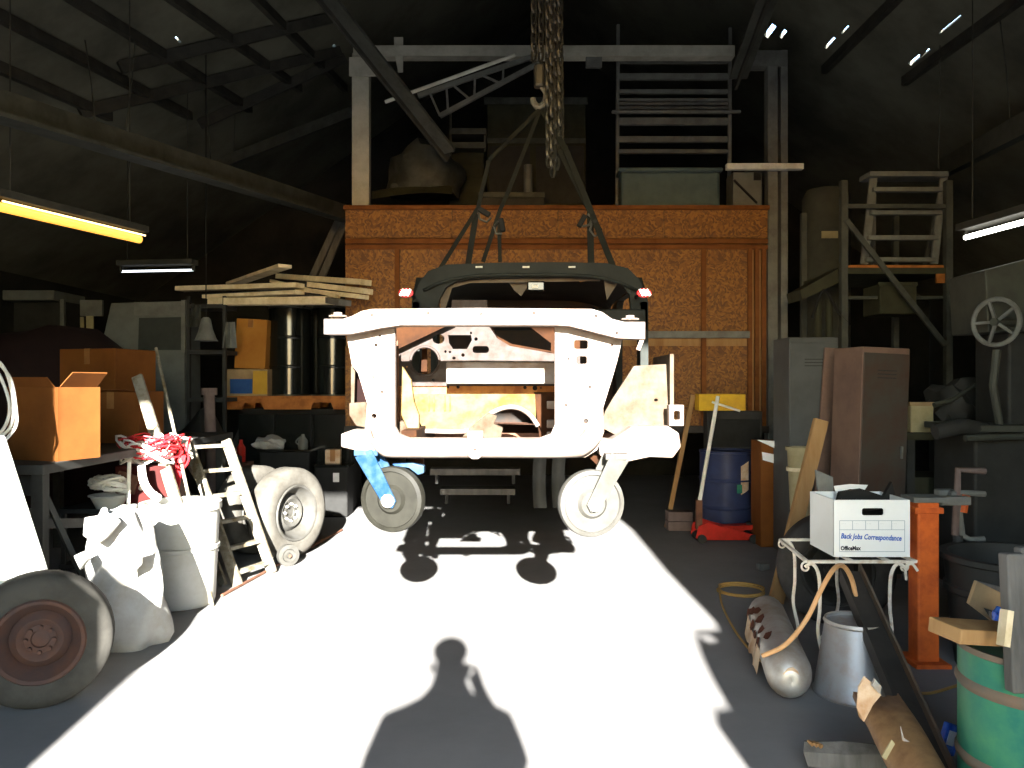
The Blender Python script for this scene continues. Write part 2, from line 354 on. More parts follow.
# ------------------------------------------------------------ loft with the OSB front
LD = 9.2; LB = P(0, 428, 9.2).z
a = P(345, 208, LD); b = P(768, 208, LD)
loft = struct(MB().box(((a.x+b.x)/2, LD+0.09, (a.z+LB)/2), (b.x-a.x, 0.05, a.z-LB)).build('wall_loft', 'wood'))
for x0, x1 in ((345, 452), (452, 558), (558, 664), (664, 768)):
    MB().pbox(x0+0.3, 209, x1-0.3, 238, LD+0.03, 0.02).build('osb_panel', 'osb', loft, 0.003)
for x0, x1 in ((345, 397), (397, 503), (503, 610), (610, 704), (704, 752)):
    for y0, y1 in ((249, 338), (346, 427)):
        MB().pbox(x0+0.3, y0, x1-0.3, y1, LD+0.03, 0.02).build('osb_panel', 'osb', loft, 0.003)
MB().pbox(345, 238.5, 768, 243.5, LD-0.02, 0.05).build('trim_board', 'loft_trim', loft, 0.004)
MB().pbox(345, 244.5, 768, 249, LD, 0.05).build('trim_board', 'loft_trim', loft, 0.004)
MB().pbox(343, 205, 770, 209, LD-0.03, 0.12).build('cap_board', 'loft_trim', loft, 0.004)
for x in (397, 704): MB().pbox(x-2.5, 249, x+2.5, 428, LD-0.01, 0.04).build('batten', 'loft_trim', loft, 0.004)
for x in (750, 757, 764): MB().pbox(x-2, 249, x+2.5, 428, LD-0.01+0.01*(x == 757), 0.035).build('batten', 'loft_trim', loft, 0.004)
MB().pbox(640, 331, 750, 338, LD-0.015, 0.04).build('grey_rail', 'dim_steel', loft, 0.004)
LZ = a.z+0.02
MB().pbox(344, 426, 769, 433, LD-.02, .12).build('bottom_board', 'dark_channel', loft, .004)
for x in (348, 765): p = P(x, 0, LD); MB().box((p.x, 10.8, a.z/2-.1), (.09, .09, a.z-.2)).build('post', 'dark_channel', loft)
for x in (348, 765): p = P(x, 0, LD); MB().box((p.x, 13.8, a.z/2-.1), (.09, .09, a.z-.2)).build('post', 'dark_channel', loft)
struct(MB().box(((a.x+b.x)/2, 11.6, LZ-0.1), (b.x-a.x, 4.7, 0.12)).build('floor_loft', 'wall_dark'))
# gantry of painted steel
gt = thing('steel_gantry', 'pale painted steel portal frame standing behind the OSB loft wall', 'frame', (P(512, 0, 9.5).x, 9.5, 0))
GD = 9.5
def col_(x0, x1, y0, zb, m='dim_steel', nm='column'):
    p = P(x0, y0, GD); q = P(x1, y0, GD); MB().box(((p.x+q.x)/2, GD, (p.z+zb)/2), (q.x-p.x, 0.14, p.z-zb)).build(nm, m, gt, 0.006)
col_(353, 370, 55, LZ-.04, 'pale_steel'); col_(766, 776, 62, 0.0); col_(779, 786, 52, 0.0)
MB().pbox(353, 45, 735, 56, GD-0.08, 0.16).build('crossbeam', 'pale_steel', gt, 0.006)
MB().pbox(740, 50, 788, 66, GD-0.08, 0.16).build('corner_plate', 'dim_steel', gt, 0.006)
MB().pbox(349, 57, 378, 76, GD-0.1, 0.02).build('corner_plate', 'pale_steel', gt)
MB().pbox(394, 37, 403, 46, GD-0.06, 0.03).build('lug', 'pale_steel', gt)
MB().pp([(395, 56), (403, 56), (403, 72), (398, 72)], [], GD-0.1, 0.02).build('lug', 'pale_steel', gt)
MB().pbox(586, 55, 602, 67, GD-0.06, 0.05).build('bracket_plate', 'dim_steel', gt)
# small lattice jib
jb = thing('lattice_jib', 'small welded lattice arm slanting under the pale gantry beam', 'truss', P(440, 118, 9.3))
J0, J1, J2, J3 = P(418, 96, 9.3), P(532, 57, 9.3), P(440, 116, 9.3), P(541, 62, 9.3)
MB().beam(J0, J1, 0.05, 0.05).build('top_chord', 'dim_steel', jb); MB().beam(J2, J3, 0.05, 0.05).build('bottom_chord', 'dim_steel', jb)
for t0, t1 in ((.1, .0), (.25, .08), (.3, .3), (.5, .34), (.55, .6), (.75, .62)):
    MB().beam(J0.lerp(J1, t0), J2.lerp(J3, t1), 0.025, 0.025).build('lattice_bar', 'dim_steel', jb)
tag(MB().tube([P(385, 102, 9.25), P(515, 55, 9.25)], 0.022, 8).build('conduit', 'white_steel'), 'thin shiny pipe slanting above the lattice arm', 'pipe')
# tall ladder rack on the loft
lr = thing('rung_rack', 'tall upright ladder-like rack of pale rungs on the loft', 'rack', (P(672, 205, 9.7).x, 9.7, LZ-0.04))
p0 = P(616, 28, 9.7)
for x in (617, 729): MB().beam(Vector((P(x, 0, 9.7).x, 9.7, LZ-0.04)), P(x+1, 25 if x < 700 else 28, 9.7), 0.04, 0.05).build('upright', 'dim_steel', lr, 0.004)
for y, h in ((58, 9), (76, 6), (91, 4), (99.5, 3), (103.5, 2.5), (107.5, 2.5), (111.5, 2.5), (121, 7), (139, 6), (151, 4)):
    MB().pbox(618, y-h/2, 728, y+h/2, 9.68, 0.06).build('rung', 'dim_steel', lr, 0.004)
tag(MB().pbox(612, 109.5, 741, 112.8, 9.6, 0.05).build('loose_pipe', 'dim_steel', bevel=.01), 'pale pipe laid across the rungs of the loft rack', 'pipe')
tag(MB().pbox(727, 163, 804, 169, 9.3, 0.08).build('loose_board', 'white_steel', bevel=.006), 'pale square bar sticking out past the right gantry column', 'bar')
# tote
tt = thing('storage_tote', 'blue-grey plastic storage tote at the foot of the loft rack', 'tote', (P(672, 206, 9.35).x, 9.5, LZ-0.04))
pz = P(620, 171, 9.35)
MB().box((P(671, 0, 9.35).x, 9.5, (LZ-0.04+pz.z)/2), (1.16, 0.26, pz.z-LZ+0.04)).build('body', 'tote_blue', tt, 0.03)
MB().box((P(671, 0, 9.35).x, 9.5, pz.z+0.02), (1.22, 0.30, 0.05)).build('lid', 'tote_blue', tt, 0.015)
bl = thing('pale_board_box', 'pale box with a small dark square beside the blue-grey tote', 'box', (P(748, 206, 9.35).x, 9.5, LZ-0.04))
MB().pbox(733, 172, 762, 206.5, 9.4, 0.3).build('body', 'pale_panel', bl, 0.01); MB().pbox(754, 172.5, 761, 180, 9.38, 0.02).build('patch', 'black_matte', bl)
MB().beam(P(734, 180, 9.37), P(757, 203, 9.37), 0.02, 0.02).build('strip', 'black_matte', bl)
# dim clutter on the loft
def dim_box(name, label, cat, r, d, dep, m, parts=()):
    t = thing(name, label, cat, ((P(r[0], 0, d).x+P(r[2], 0, d).x)/2, d+dep/2, P(0, r[3], d).z))
    MB().pbox(*r, d, dep).build('body', m, t, 0.012)
    for nm, rr, mm in parts: MB().pbox(*rr, d-0.012, 0.03).build(nm, mm, t, 0.004)
    return t
dim_box('loft_cabinet', 'large dim olive cabinet standing at the middle of the loft', 'cabinet', (487, 97, 586, 206, ), 10.6, 0.8, 'olive', (('top_rail', (484, 97, 588, 104), 'grey_steel'), ('shelf_edge', (487, 138, 586, 143), 'grey_steel'), ('door', (489, 146, 530, 203), 'machine_dark'), ('door', (536, 146, 584, 203), 'machine_dark')))
dim_box('loft_crate', 'low olive crate left of the loft cabinet', 'crate', (449, 152, 484, 205), 10.4, 0.6, 'olive', (('slat', (450, 155, 483, 163), 'olive'), ('slat', (450, 168, 483, 176), 'olive')))
sh = thing('loft_shelf', 'small shelf of two pale boards left of the loft cabinet', 'shelf', P(467, 152, 10.3))
for y in (131, 145): MB().pbox(451, y-3, 486, y+3, 10.2, 0.4).build('board', 'grey_steel', sh)
MB().pbox(449.5, 112, 451.5, 158, 10.25, 0.03).build('post', 'grey_steel', sh); MB().pbox(484, 128, 486, 152, 10.25, 0.03).build('post', 'grey_steel', sh)
tag(MB().ball(P(445, 161, 10.0), (0.1, 0.1, 0.10)).jitter(.01).build('cloth_bundle', 'grey_steel', smooth=True), 'small round bundle on top of the tarpaulin heap', 'bundle')
def heap(name, label, cat, c, r, m, seed, amp=.12):
    mb = MB(); bmesh.ops.create_icosphere(mb.bm, subdivisions=3, radius=1); rnd = random.Random(seed); ph = [rnd.uniform(0, 6) for _ in range(9)]
    for v in mb.bm.verts:
        n = v.co.copy(); k = 1+amp*(math.sin(3*n.x+ph[0])*math.sin(4*n.y+ph[1])+.6*math.sin(7*n.z+5*n.x+ph[2])+.4*math.sin(11*n.y+9*n.z+ph[3]))
        v.co = Vector((n.x*r[0]*k, n.y*r[1]*k, max(n.z*k, -0.55)*r[2]))+Vector(c)
    return tag(mb.build(name, m, smooth=True), label, cat)
heap('tarp_heap', 'rumpled grey tarpaulin heap on the left of the loft', 'tarpaulin', P(425, 178, 10.0), (0.45, 0.35, 0.42), 'grey_steel', 3)
tag(MB().pbox(390, 183, 408, 192, 9.8, 0.25).build('small_carton', 'grey_steel', bevel=.02), 'small grey carton on the left end of the loft', 'carton')
tag(MB().grid(lambda u, v: P(372+80*u, 199-6*math.sin(u*2.2)-8*math.sin(v*math.pi), 9.6+.35*v), 10, 7).build('rolled_canvas', 'olive', smooth=True), 'flat folded canvas along the left loft edge', 'canvas')
dim_box('loft_toolbox', 'low dim toolbox at the loft edge behind the straps', 'toolbox', (478, 195, 545, 206.5), 9.5, 0.3, 'machine_dark', (('lid', (478, 192, 545, 197), 'grey_steel'),))
tag(MB().cyl(P(528, 206, 9.9), P(528, 165, 9.9), 0.055, 0.05).build('spray_bottle', 'dim_steel', smooth=True), 'pale upright bottle standing on the loft floor', 'bottle')

# ------------------------------------------------------------ car body on casters
VB = P(475, 500, 5.0); VB.z = 0.85
car = thing('vehicle_shell', 'stripped rusty car body shell hanging from straps, with two caster wheels at the front', 'car body', VB)
rs_out = [(347, 326), (347, 338), (352, 365), (358, 373), (367, 403), (366, 420), (364, 437), (371, 449), (385, 456), (430, 457.5), (585, 457.5), (597, 450), (604, 432), (603, 408), (611, 382), (617, 362), (622, 340), (620, 332), (560, 321), (400, 321)]
rs_hole = [(395, 325), (555, 325), (555, 425), (551, 434), (540, 438), (409, 438), (399, 434), (395, 427)]
dots = [(374, 416, 2.6), (586, 421, 2.6), (380, 444, 2.0), (382, 392, 1.2), (376, 345, 1.6), (590, 387, 1.2), (568, 359, 1.3), (380, 336, 1.0), (566, 405, 1.2), (588, 403, 1.0), (612, 345, 1.2), (373, 377, 1.0)]
rsup = MB().pp(rs_out, [rs_hole, rrect(574, 340, 588, 349, 2), rrect(576, 356, 587, 364, 2)]+[oval(x, y, r, r, 10) for x, y, r in dots], 4.07, 0.05).build('radiator_support', 'primer', car)
tie = [(324, 319), (343, 319), (352, 316), (362, 311), (372, 309), (480, 308), (592, 309), (602, 312), (612, 319), (624, 322), (645, 322), (645, 339), (618, 338), (570, 326), (556, 325), (400, 325), (380, 328), (350, 334), (324, 334)]
tb_ = MB().pp(tie, [oval(372, 315, 1.3, 1, 8), oval(428, 313, 1.2, 1, 8), oval(481, 314, 1.2, 1, 8), oval(534, 313, 1.2, 1, 8), oval(596, 316, 1.4, 1.2, 8), oval(617, 333, 1.3, 1.2, 8)], 3.98, 0.13).build('upper_tie_bar', 'primer', car)
for x, y in ((338, 316), (630, 319)): MB().cyl(P(x, y+2, 4.04), P(x, y-3.5, 4.04), 0.022, n=12).build('bumper_stop', 'primer', tb_, smooth=True); MB().cyl(P(x, y+1, 4.04), P(x, y-.5, 4.04), 0.045, n=14).build('washer', 'primer', tb_)
MB().beam(P(643, 337, 4.0), P(638, 350, 4.0), 0.008, 0.02).build('wire_end', 'primer', tb_)
lb = MB().tube(bez([P(378, 436, 4.03), P(385, 446, 4.03), P(400, 448, 4.03), P(475, 448, 4.03), P(565, 448, 4.03), P(583, 445, 4.03), P(594, 434, 4.03)], 6), 0.05, 10).build('lower_crossmember', 'primer', car, smooth=True)
MB().pp([(467, 431), (483, 431), (482, 456), (478, 459), (472, 459), (468, 456)], [oval(475, 437, 1, 1, 8), oval(475, 450, 1.2, 1.2, 8)], 3.955, 0.03).build('center_bracket', 'primer', car, .003)
MB().pp([(349, 403), (366, 402), (367, 428), (356, 426), (349, 415)], [], 4.10, 0.10).build('fender_bracket', 'body_rust', car, .006)
MB().pp([(341, 434), (352, 430), (370, 430), (378, 456), (341, 447)], [], 4.02, 0.14).build('bumper_mount', 'primer', car, .006)
MB().pp([(353, 368), (360, 368), (372, 404), (353, 404)], [], 4.22, 0.02).build('gusset', 'gusset_red', car); MB().pp([(351, 366), (355, 366), (354, 404), (351, 404)], [], 4.12, 0.02).build('gusset_edge', 'body_rust', car)
# right inner fender box
apron_px = [(601, 427), (605, 412), (612, 400), (634, 366), (669, 364), (671, 432), (640, 431), (625, 440)]
ap = MB().plate(apron_px, [oval(656, 400, 2, 1.6, 8), oval(610, 385, 1, 1, 6)] if False else [oval(656, 400, 2, 1.6, 8)], lambda x, y: P(x, y, 4.30-0.0009*(y-365)), (0, 0.03, 0)).build('inner_fender', 'body_rust', car)
MB().pp([(598, 438), (612, 440), (632, 427), (668, 426), (679, 433), (681, 447), (673, 458), (650, 457), (622, 463), (600, 456)], [], 4.12, 0.16).build('bumper_mount', 'primer', car, .008)
MB().plate([(0, 0), (1, 0), (1, 1), (0, 1)], [], lambda u, v: P(670+3*u, 354+52*v, 4.22)+Vector((0, 0.6*u, 0)), (0.02, 0, 0)).build('fender_flange', 'body_rust', car)
MB().pp([(669, 405), (684, 405), (684, 426), (669, 426)], [rrect(674, 411, 680, 420, 1.5)], 4.14, 0.06).build('shackle_bracket', 'primer', car, .004)
MB().pp([(398, 340), (372, 366), (372, 432), (399, 432)], [], 4.55, 0.03).build('inner_fender', 'rust_brown', car)
for x, m in ((416, 'rust_sun'), (566, 'rust_sun')):
    p = P(x, 436, 4.45); MB().beam((p.x, 4.14, p.z), (p.x, 5.6, p.z), 0.08, 0.10).build('frame_rail', m, car, .006)
# firewall
fw = [(384, 386), (384, 350), (400, 347), (450, 326), (452, 300), (487, 300), (489, 326), (497, 338), (510, 346), (556, 354), (580, 356), (580, 386)]
fwo = MB().pp(fw, [oval(425, 361, 14, 14, 28), oval(438.5, 339, 6, 4.8, 16), [(448, 335), (471, 335), (472, 340), (467, 349), (453, 349), (449, 343)], rrect(472.5, 346, 489, 353, 3), oval(476, 339, 1.8, 1.8, 10), oval(471, 333, 1.3, 1.3, 8), oval(445.5, 351.5, 1.2, 1.5, 8), oval(450, 352, 1.5, 1.2, 8), oval(463, 355, 1.8, 1.8, 10), oval(454, 358, 1.8, 1.5, 10), oval(433, 380, 1.8, 1.8, 10), oval(406.5, 367, 1.2, 1.2, 8)], 4.78, 0.025).build('firewall', 'fire_metal', car)
MB().tube([P(425+14.4*math.cos(t*.2244), 361+14.4*math.sin(t*.2244), 4.77) for t in range(28)], 0.008, 6, True).build('hole_rim', 'fire_metal', fwo)
MB().pp([(422, 350), (427, 348), (427, 374), (421, 373)], [], 4.95, 0.02).build('hanging_strut', 'rust_sun', fwo)
MB().pp([(380, 350), (384, 322), (455, 322), (398, 349)], [], 4.7, 0.02).build('cowl_side', 'rust_sun', car)
MB().pp([(487, 318), (580, 318), (580, 372), (550, 352), (520, 350), (500, 342)], [[(491, 327), (530, 327), (551, 343), (551, 351), (512, 344), (497, 336)]], 4.9, 0.02).build('cowl_panel', 'rust_sun', car)
MB().pbox(446, 362, 572, 384, 4.56, 0.20).build('firewall_ledge', 'primer', car, .01)
MB().pp([(408, 384), (575, 384), (575, 400), (408, 400)], [oval(458, 387, 1.8, 1.8, 8), oval(448, 387, 1.2, 1.2, 8), oval(525, 387.5, 1.8, 1.8, 8), oval(535, 388, 2.6, 2.6, 10), oval(541, 388, 1, 1, 6)], 4.80, 0.02).build('firewall_channel', 'rust_orange', car)
toe = [(404, 394), (535, 394), (536, 423), (530, 415), (520, 409), (508, 408), (494, 411), (480, 421), (468, 430), (425, 430), (404, 418)]
MB().plate(toe, [], lambda x, y: P(x, y, 4.72-0.004*(y-394)), (0, 0.02, 0)).build('toe_board', 'primer_yellow', car)
for x in (429, 434, 445, 450): MB().tube([P(x, 396, 4.70), P(x, 411, 4.645)], 0.006, 6).build('bead', 'primer_yellow', car)
MB().tube(bez([P(424, 431, 4.56), P(468, 431, 4.56), P(481, 421, 4.56), P(495, 411, 4.56), P(509, 407, 4.56), P(521, 409, 4.56), P(531, 416, 4.56), P(538, 426, 4.56)], 5), 0.013, 8).build('tunnel_lip', 'primer', car, smooth=True)
MB().grid(lambda u, v: P(510-34*math.cos(math.pi*u), 440-30*math.sin(math.pi*u), 4.7)+Vector((0, 0.8*v, 0)), 14, 4).build('transmission_tunnel', 'rust_brown', car, smooth=True)
MB().pp([(534, 392), (575, 392), (575, 442), (540, 442)], [], 4.74, 0.02).build('side_cowl', 'rust_sun', car)
for y in (405, 424, 436): MB().pbox(547, y-4, 556, y+4, 4.5, 0.03).build('tab', 'primer', car, .004)
MB().pp([(462, 437), (470, 428), (488, 413), (497, 416), (494, 424), (503, 428), (501, 438)], [], 4.42, 0.09).build('engine_mount', 'body_rust', car, .006)
MB().pp([(402, 366), (411, 380), (414, 402), (419, 415), (419, 437), (411, 437), (401, 415)], [], 4.35, 0.05).build('steering_bracket', 'primer_yellow', car, .006)
MB().pbox(397, 421, 411, 438, 4.38, 0.12).build('steering_box', 'body_rust', car, .02)
# cab
ws_out = [(412, 330), (413, 300), (419, 283), (428, 271), (446, 264.5), (500, 262.5), (560, 262), (606, 263), (628, 268), (640, 280), (647, 300), (648, 330)]
ws_in = [(437, 330), (439, 300), (446, 287), (457, 281), (480, 278), (560, 277), (605, 278), (622, 283), (630, 296), (632, 330)]
MB().pp(ws_out+[(632, 330)]+ws_in[::-1][1:]+[], [], 5.15, 0.05).build('windshield_frame', 'cab_paint', car)
A = P(416, 264, 5.15); B = P(644, 264, 5.15); xm = (A.x+B.x)/2; zr = P(0, 263, 5.15).z; wdt = B.x-A.x
MB().grid(lambda u, v: Vector((xm+(u-.5)*wdt*0.94, 5.12+1.45*v, zr-0.02-0.10*abs(2*u-1)**4-0.05*(2*v-1)**4)), 15, 9).build('roof_panel', 'cab_paint', car, smooth=True).modifiers.new('solid', 'SOLIDIFY').thickness = 0.02
zf = 1.27
for s in (-1, 1):
    x = xm+s*wdt/2*0.97
    o2 = MB().plate([(5.15, zf), (6.6, zf), (6.6, zr-.14), (6.2, zr-.06), (5.4, zr-.06), (5.15, zr-.25)], [rrect(5.3, 1.4, 6.35, 2.25, .1)], lambda y, z: Vector((x, y, z)), (s*0.05, 0, 0)).build('side_panel', 'cab_paint', car)
MB().plate([(xm-wdt/2, zf), (xm+wdt/2, zf), (xm+wdt/2*.9, zr-.06), (xm-wdt/2*.9, zr-.06)], [], lambda x, z: Vector((x, 6.58, z)), (0, 0.03, 0)).build('rear_panel', 'cab_inner', car)
MB().box((xm, 5.85, zf), (wdt*.95, 1.45, 0.03)).build('floor_pan', 'rust_brown', car)
MB().pbox(418, 309, 646, 330, 5.06, 0.06).build('cowl_top', 'cab_paint', car, .01)
MB().pp([(500, 276), (540, 276), (530, 284), (521, 296), (514, 290), (508, 281)], [], 5.3, 0.01).build('headliner_scrap', 'liner', car)
MB().pp([(440, 298), (446, 287), (458, 281), (520, 278), (600, 278), (600, 281), (470, 283), (452, 288), (445, 310), (441, 316)], [], 5.22, 0.01).build('headliner_scrap', 'liner', car)
MB().pp([(574, 276), (592, 276), (588, 281), (580, 282)], [], 5.24, 0.01).build('headliner_scrap', 'amber', car)
MB().pp([(604, 279), (618, 283), (612, 292), (607, 300), (605, 290)], [], 5.24, 0.01).build('headliner_scrap', 'liner', car)
MB().pbox(527, 281, 545, 291, 5.2, 0.02).build('mirror', 'black_gloss', car, .01); MB().pbox(532, 285, 538, 288, 5.19, 0.01).build('mirror_mount', 'white_steel', car)
for x in (479, 526, 572): MB().pbox(x-3.5, 266, x+3.5, 267.6, 5.11, 0.02).build('roof_clip', 'white_steel', car)
for x, s in ((406, 1), (644, -1)):
    lm = MB().ball(P(x, 293, 4.42), (0.042, 0.03, 0.028)).build('marker_lamp', 'red_lens', car, smooth=True)
    for k in (-1, 0, 1): MB().box(P(x+k*3.4, 293, 4.42)+Vector((0, -0.027, 0)), (0.012, 0.012, 0.04), Matrix.Rotation(.5*s, 3, 'Y')).build('lamp_rib', 'white_steel', lm)
    MB().tube([P(x+1.5*s, 293, 4.44), P(x+8*s, 297, 5.14)], 0.012, 6).build('lamp_arm', 'black_matte', car)
# casters
def caster(cx, cy, d, r, top, wm, fm, yaw, tread):
    c = P(cx, cy, d); ax = zrot(yaw) @ Vector((0, -1, 0)); wd = 0.045
    tp = P(*top, d)
    rimw = MB().lathe([(r-.002, -wd*.6), (r, -wd*.3), (r, wd*.3), (r-.004, wd*.6), (r*.86, wd*.75), (r*.83, wd*.5), (r*.45, wd*.5), (r*.36, wd*.95), (0, wd*.95)], c, ax, 40)
    rimw.lathe([(0, -wd*.9), (r*.4, -wd*.9), (r*.45, -wd*.5), (r*.85, -wd*.5), (r*.9, -wd*.7), (r-.002, -wd*.6)], c, ax, 40)
    fk = MB(); side = (tp-c); L = side.length; side.normalize(); perp = ax.cross(side)
    for sgn in (1, -1):
        o = ax*(wd*1.15)*sgn
        pts = [(-.035, -.02), (.0, -.045), (.035, -.02), (.05, L), (-.05, L)]
        fk.plate(pts, [], lambda u, v: c+o+perp*u+side*v, ax*0.012*sgn)
    fk.box(tp+Vector((0, 0, .0)), (0.12, 0.13, 0.03))
    f = fk.build('caster_fork', fm, car, .004)
    rimw.build('caster_wheel', wm, f, smooth=True)
    MB().lathe([(0, wd*1.3), (.034, wd*1.3), (.034, wd*1.65), (.02, wd*1.65), (.016, wd*2.1), (0, wd*2.1)], c, ax, 14).build('axle_nut', 'white_steel' if fm != 'blue_paint' else 'galv_bright', f)
    return f
f1 = caster(393, 499, 4.08, 0.168, (368, 452), 'caster_grey', 'blue_paint', -14, 0)
MB().pp([(392, 464), (412, 463), (424, 466), (424, 473), (418, 475), (409, 468), (394, 466)], [], 4.1, 0.06).build('brake_pedal', 'blue_paint', f1, .004)
f2 = caster(591, 503, 4.08, 0.172, (616, 456), 'caster_white', 'caster_white', 12, 0)
MB().pbox(411, 455, 423, 465, 4.2, 0.06).build('mount_leg', 'rust_sun', car); MB().pp([(588, 456), (603, 456), (604, 468), (600, 468)], [], 4.2, 0.06).build('mount_leg', 'rust_sun', car)

# ------------------------------------------------------------ hoist and straps
HK = P(541, 108, 5.7)
def links(mb, a, b, L, r, wire):
    a = Vector(a); b = Vector(b); n = max(1, int((b-a).length/L)); d = (b-a).normalized(); u = d.orthogonal().normalized(); v = d.cross(u)
    for i in range(n):
        c = a.lerp(b, (i+.5)/n); s = u if i % 2 else v; h = (b-a).length/n*0.72
        mb.tube([c+d*(h*math.sin(t*.628))+s*(r*math.cos(t*.628)) for t in range(10)], wire, 5, True)
ch = thing('chain_hoist', 'steel chain hoist with a hook hanging above the car body', 'hoist', HK)
top = Vector((P(540, 0, 5.7).x, 5.7, 6.9))
cm = MB(); links(cm, P(534, 60, 5.7), Vector((P(533, 0, 5.7).x, 5.7, 6.85)), 0.07, 0.022, 0.009); cm.build('chain', 'chain_steel', ch)
cm = MB(); links(cm, P(541, 60, 5.68), Vector((P(541, 0, 5.7).x, 5.68, 6.85)), 0.07, 0.022, 0.009); cm.build('chain', 'chain_steel', ch)
MB().pbox(534, 62, 545, 86, 5.66, 0.08).build('lower_block', 'chain_steel', ch, .02)
MB().tube(bez([P(541, 86, 5.7), P(546, 93, 5.7), P(545, 102, 5.7), P(539, 107, 5.7), P(534, 103, 5.7), P(533, 98, 5.7)], 6), [0.018+0.006*math.sin(i/30*3.1) for i in range(31)], 8).build('hook', 'dim_steel', ch, smooth=True)
MB().box(top, (0.35, 0.18, 0.25)).build('upper_block', 'chain_steel', ch, .03)
struct(MB().beam((-.5, 5.7, 7.08), (1.2, 5.7, 7.08), .12, .12).build('trim_7', 'purlin_steel'))
rope = thing('chain_bundle', 'thick dark bundle of hanging chain falls beside the hook', 'chain', P(556, 165, 5.6))
cm = MB()
for k, (x, y) in enumerate(((549, 165), (553, 175), (557, 168), (561, 150))): links(cm, P(x, y, 5.6-.02*(k % 2)), Vector((P(546+3.5*k, 0, 5.6).x, 5.6, 6.9)), 0.06, 0.02, 0.011)
cm.build('chain_fall', 'chain_steel', rope)
def strap(label, path, ratchet, wd=.028):
    t = thing('ratchet_strap', label, 'strap', path[-1], 'straps holding up the car body')
    for i in range(len(path)-1): MB().beam(path[i], path[i+1], wd, 0.006, up=(0, 1, 0)).build('webbing', 'black_web', t)
    if ratchet:
        c, ang = ratchet; R = Matrix.Rotation(math.radians(ang), 3, 'Y')
        MB().box(c, (0.09, 0.04, 0.035), R).build('ratchet', 'black_matte', t, .006)
        MB().tube([c+R @ Vector(q) for q in ((-.03, 0, -.02), (.0, 0, -.055), (.05, 0, -.05), (.06, 0, -.01))], 0.008, 6).build('ratchet_handle', 'chain_steel', t)
    return t
RF = P(0, 266, 5.4).z
strap('black strap running out to the left top corner of the car body', [HK, P(489, 160, 5.5), P(478, 208, 5.4), P(438, 272, 5.16)], (P(484, 212, 5.38), 30))
strap('black strap dropping to the car roof, second from the left', [P(476, 214, 5.4), P(468, 265, 5.4)], None, .04)
strap('black strap dropping to the car roof, third from the left', [HK, P(507, 195, 5.5), P(500, 210, 5.45), P(483, 262, 5.4)], (P(502, 225, 5.42), 80))
strap('black strap dropping to the car roof, fourth from the left', [P(499, 222, 5.45), P(500, 262, 5.4)], None, .026)
strap('black strap dropping straight to the right side of the car roof', [P(560, 150, 5.55), P(590, 210, 5.45), P(591, 264, 5.4)], (P(582, 221, 5.4), -60), .045)
strap('black strap running out to the right top corner of the car body', [HK, P(566, 150, 5.5), P(592, 214, 5.4), P(616, 274, 5.16)], (P(597, 226, 5.38), 60), .04)

# ------------------------------------------------------------ fluorescent lights
def strip_light(label, a, b, m, hot=None, w=0.05, cat='light'):
    a = Vector(a); b = Vector(b); t = thing('strip_light', label, cat, (a+b)/2)
    MB().beam(a+Vector((0, 0, .09)), b+Vector((0, 0, .09)), 0.16, 0.06).build('housing', 'purlin_steel', t, .005)
    d = (b-a)*0.02
    MB().tube([a+d, b-d], w/2, 10).build('tube', m, t, smooth=True)
    if hot: MB().tube([a+d+Vector((.05, 0, w*.5)), (b-d)+Vector((.05, 0, w*.5))], 0.008, 6).build('tube_edge', hot, t)
    for e in (a+d, b-d): MB().box(e+Vector((0, 0, .03)), (0.03, 0.03, 0.08)).build('socket', 'purlin_steel', t)
    for q in (.1, .9):
        p = a.lerp(b, q)+Vector((0, 0, .12)); hz = RZ-(RZ-EZ)*(abs(p.x-RX)/((RX-XL) if p.x < RX else (XR-RX)))
        MB().tube([p, (p.x, p.y, hz)], 0.005, 5).build('hanger', 'purlin_steel', t)
    return t
strip_light('amber glowing tube light hanging at the upper left', P(-8, 205, 5.8), P(142, 240, 7.2), 'tube_amber', 'tube_amber_hot', .07)
strip_light('long white tube light hanging at the upper right', P(1064, 211, 5.9), P(964, 238, 7.12), 'tube_white', None, .045)
strip_light('thin bluish tube light far back on the left', P(120, 271.5, 9.3), P(195, 270, 9.2), 'tube_cool', None, .025)

# ------------------------------------------------------------ left side
def wheel(c, ax, r, wd, tm, rm, label, nm='spare_tire', lugs=True, hub='rim_rust'):
    c = Vector(c); ax = Vector(ax).normalized(); t = thing(nm, label, 'wheel', (c.x, c.y, c.z-r))
    ri = r*0.60
    MB().lathe([(ri, -wd*.42), (ri+.03, -wd*.48), (r*.86, -wd*.5), (r*.97, -wd*.40), (r, -wd*.28), (r, wd*.28), (r*.97, wd*.40), (r*.86, wd*.5), (ri+.03, wd*.48), (ri, wd*.42), (ri-.015, wd*.3), (ri-.015, -wd*.3)], c, ax, 48, True).build('tire', tm, t, smooth=True)
    rim = MB().lathe([(ri+.012, wd*.44), (ri+.004, wd*.50), (ri-.012, wd*.47), (ri-.03, wd*.30), (ri-.05, wd*.16), (ri*.70, wd*.02), (ri*.64, wd*.10), (ri*.52, wd*.22), (ri*.44, wd*.18), (ri*.36, wd*.10), (ri*.30, wd*.12), (ri*.22, wd*.12), (ri*.20, wd*.05), (0, wd*.05)], c, ax, 40)
    rim.lathe([(ri+.012, -wd*.44), (ri-.03, -wd*.3), (ri-.05, 0), (ri*.7, 0)], c, ax, 40)
    rmo = rim.build('rim', rm, t, smooth=True)
    u = ax.orthogonal().normalized(); v = ax.cross(u)
    if lugs:
        for k in range(8):
            q = c+ax*(wd*.12)+(u*math.cos(k*.785)+v*math.sin(k*.785))*ri*.31
            MB().cyl(q, q+ax*0.022, 0.010, n=6).build('lug_nut', hub, rmo)
    return t
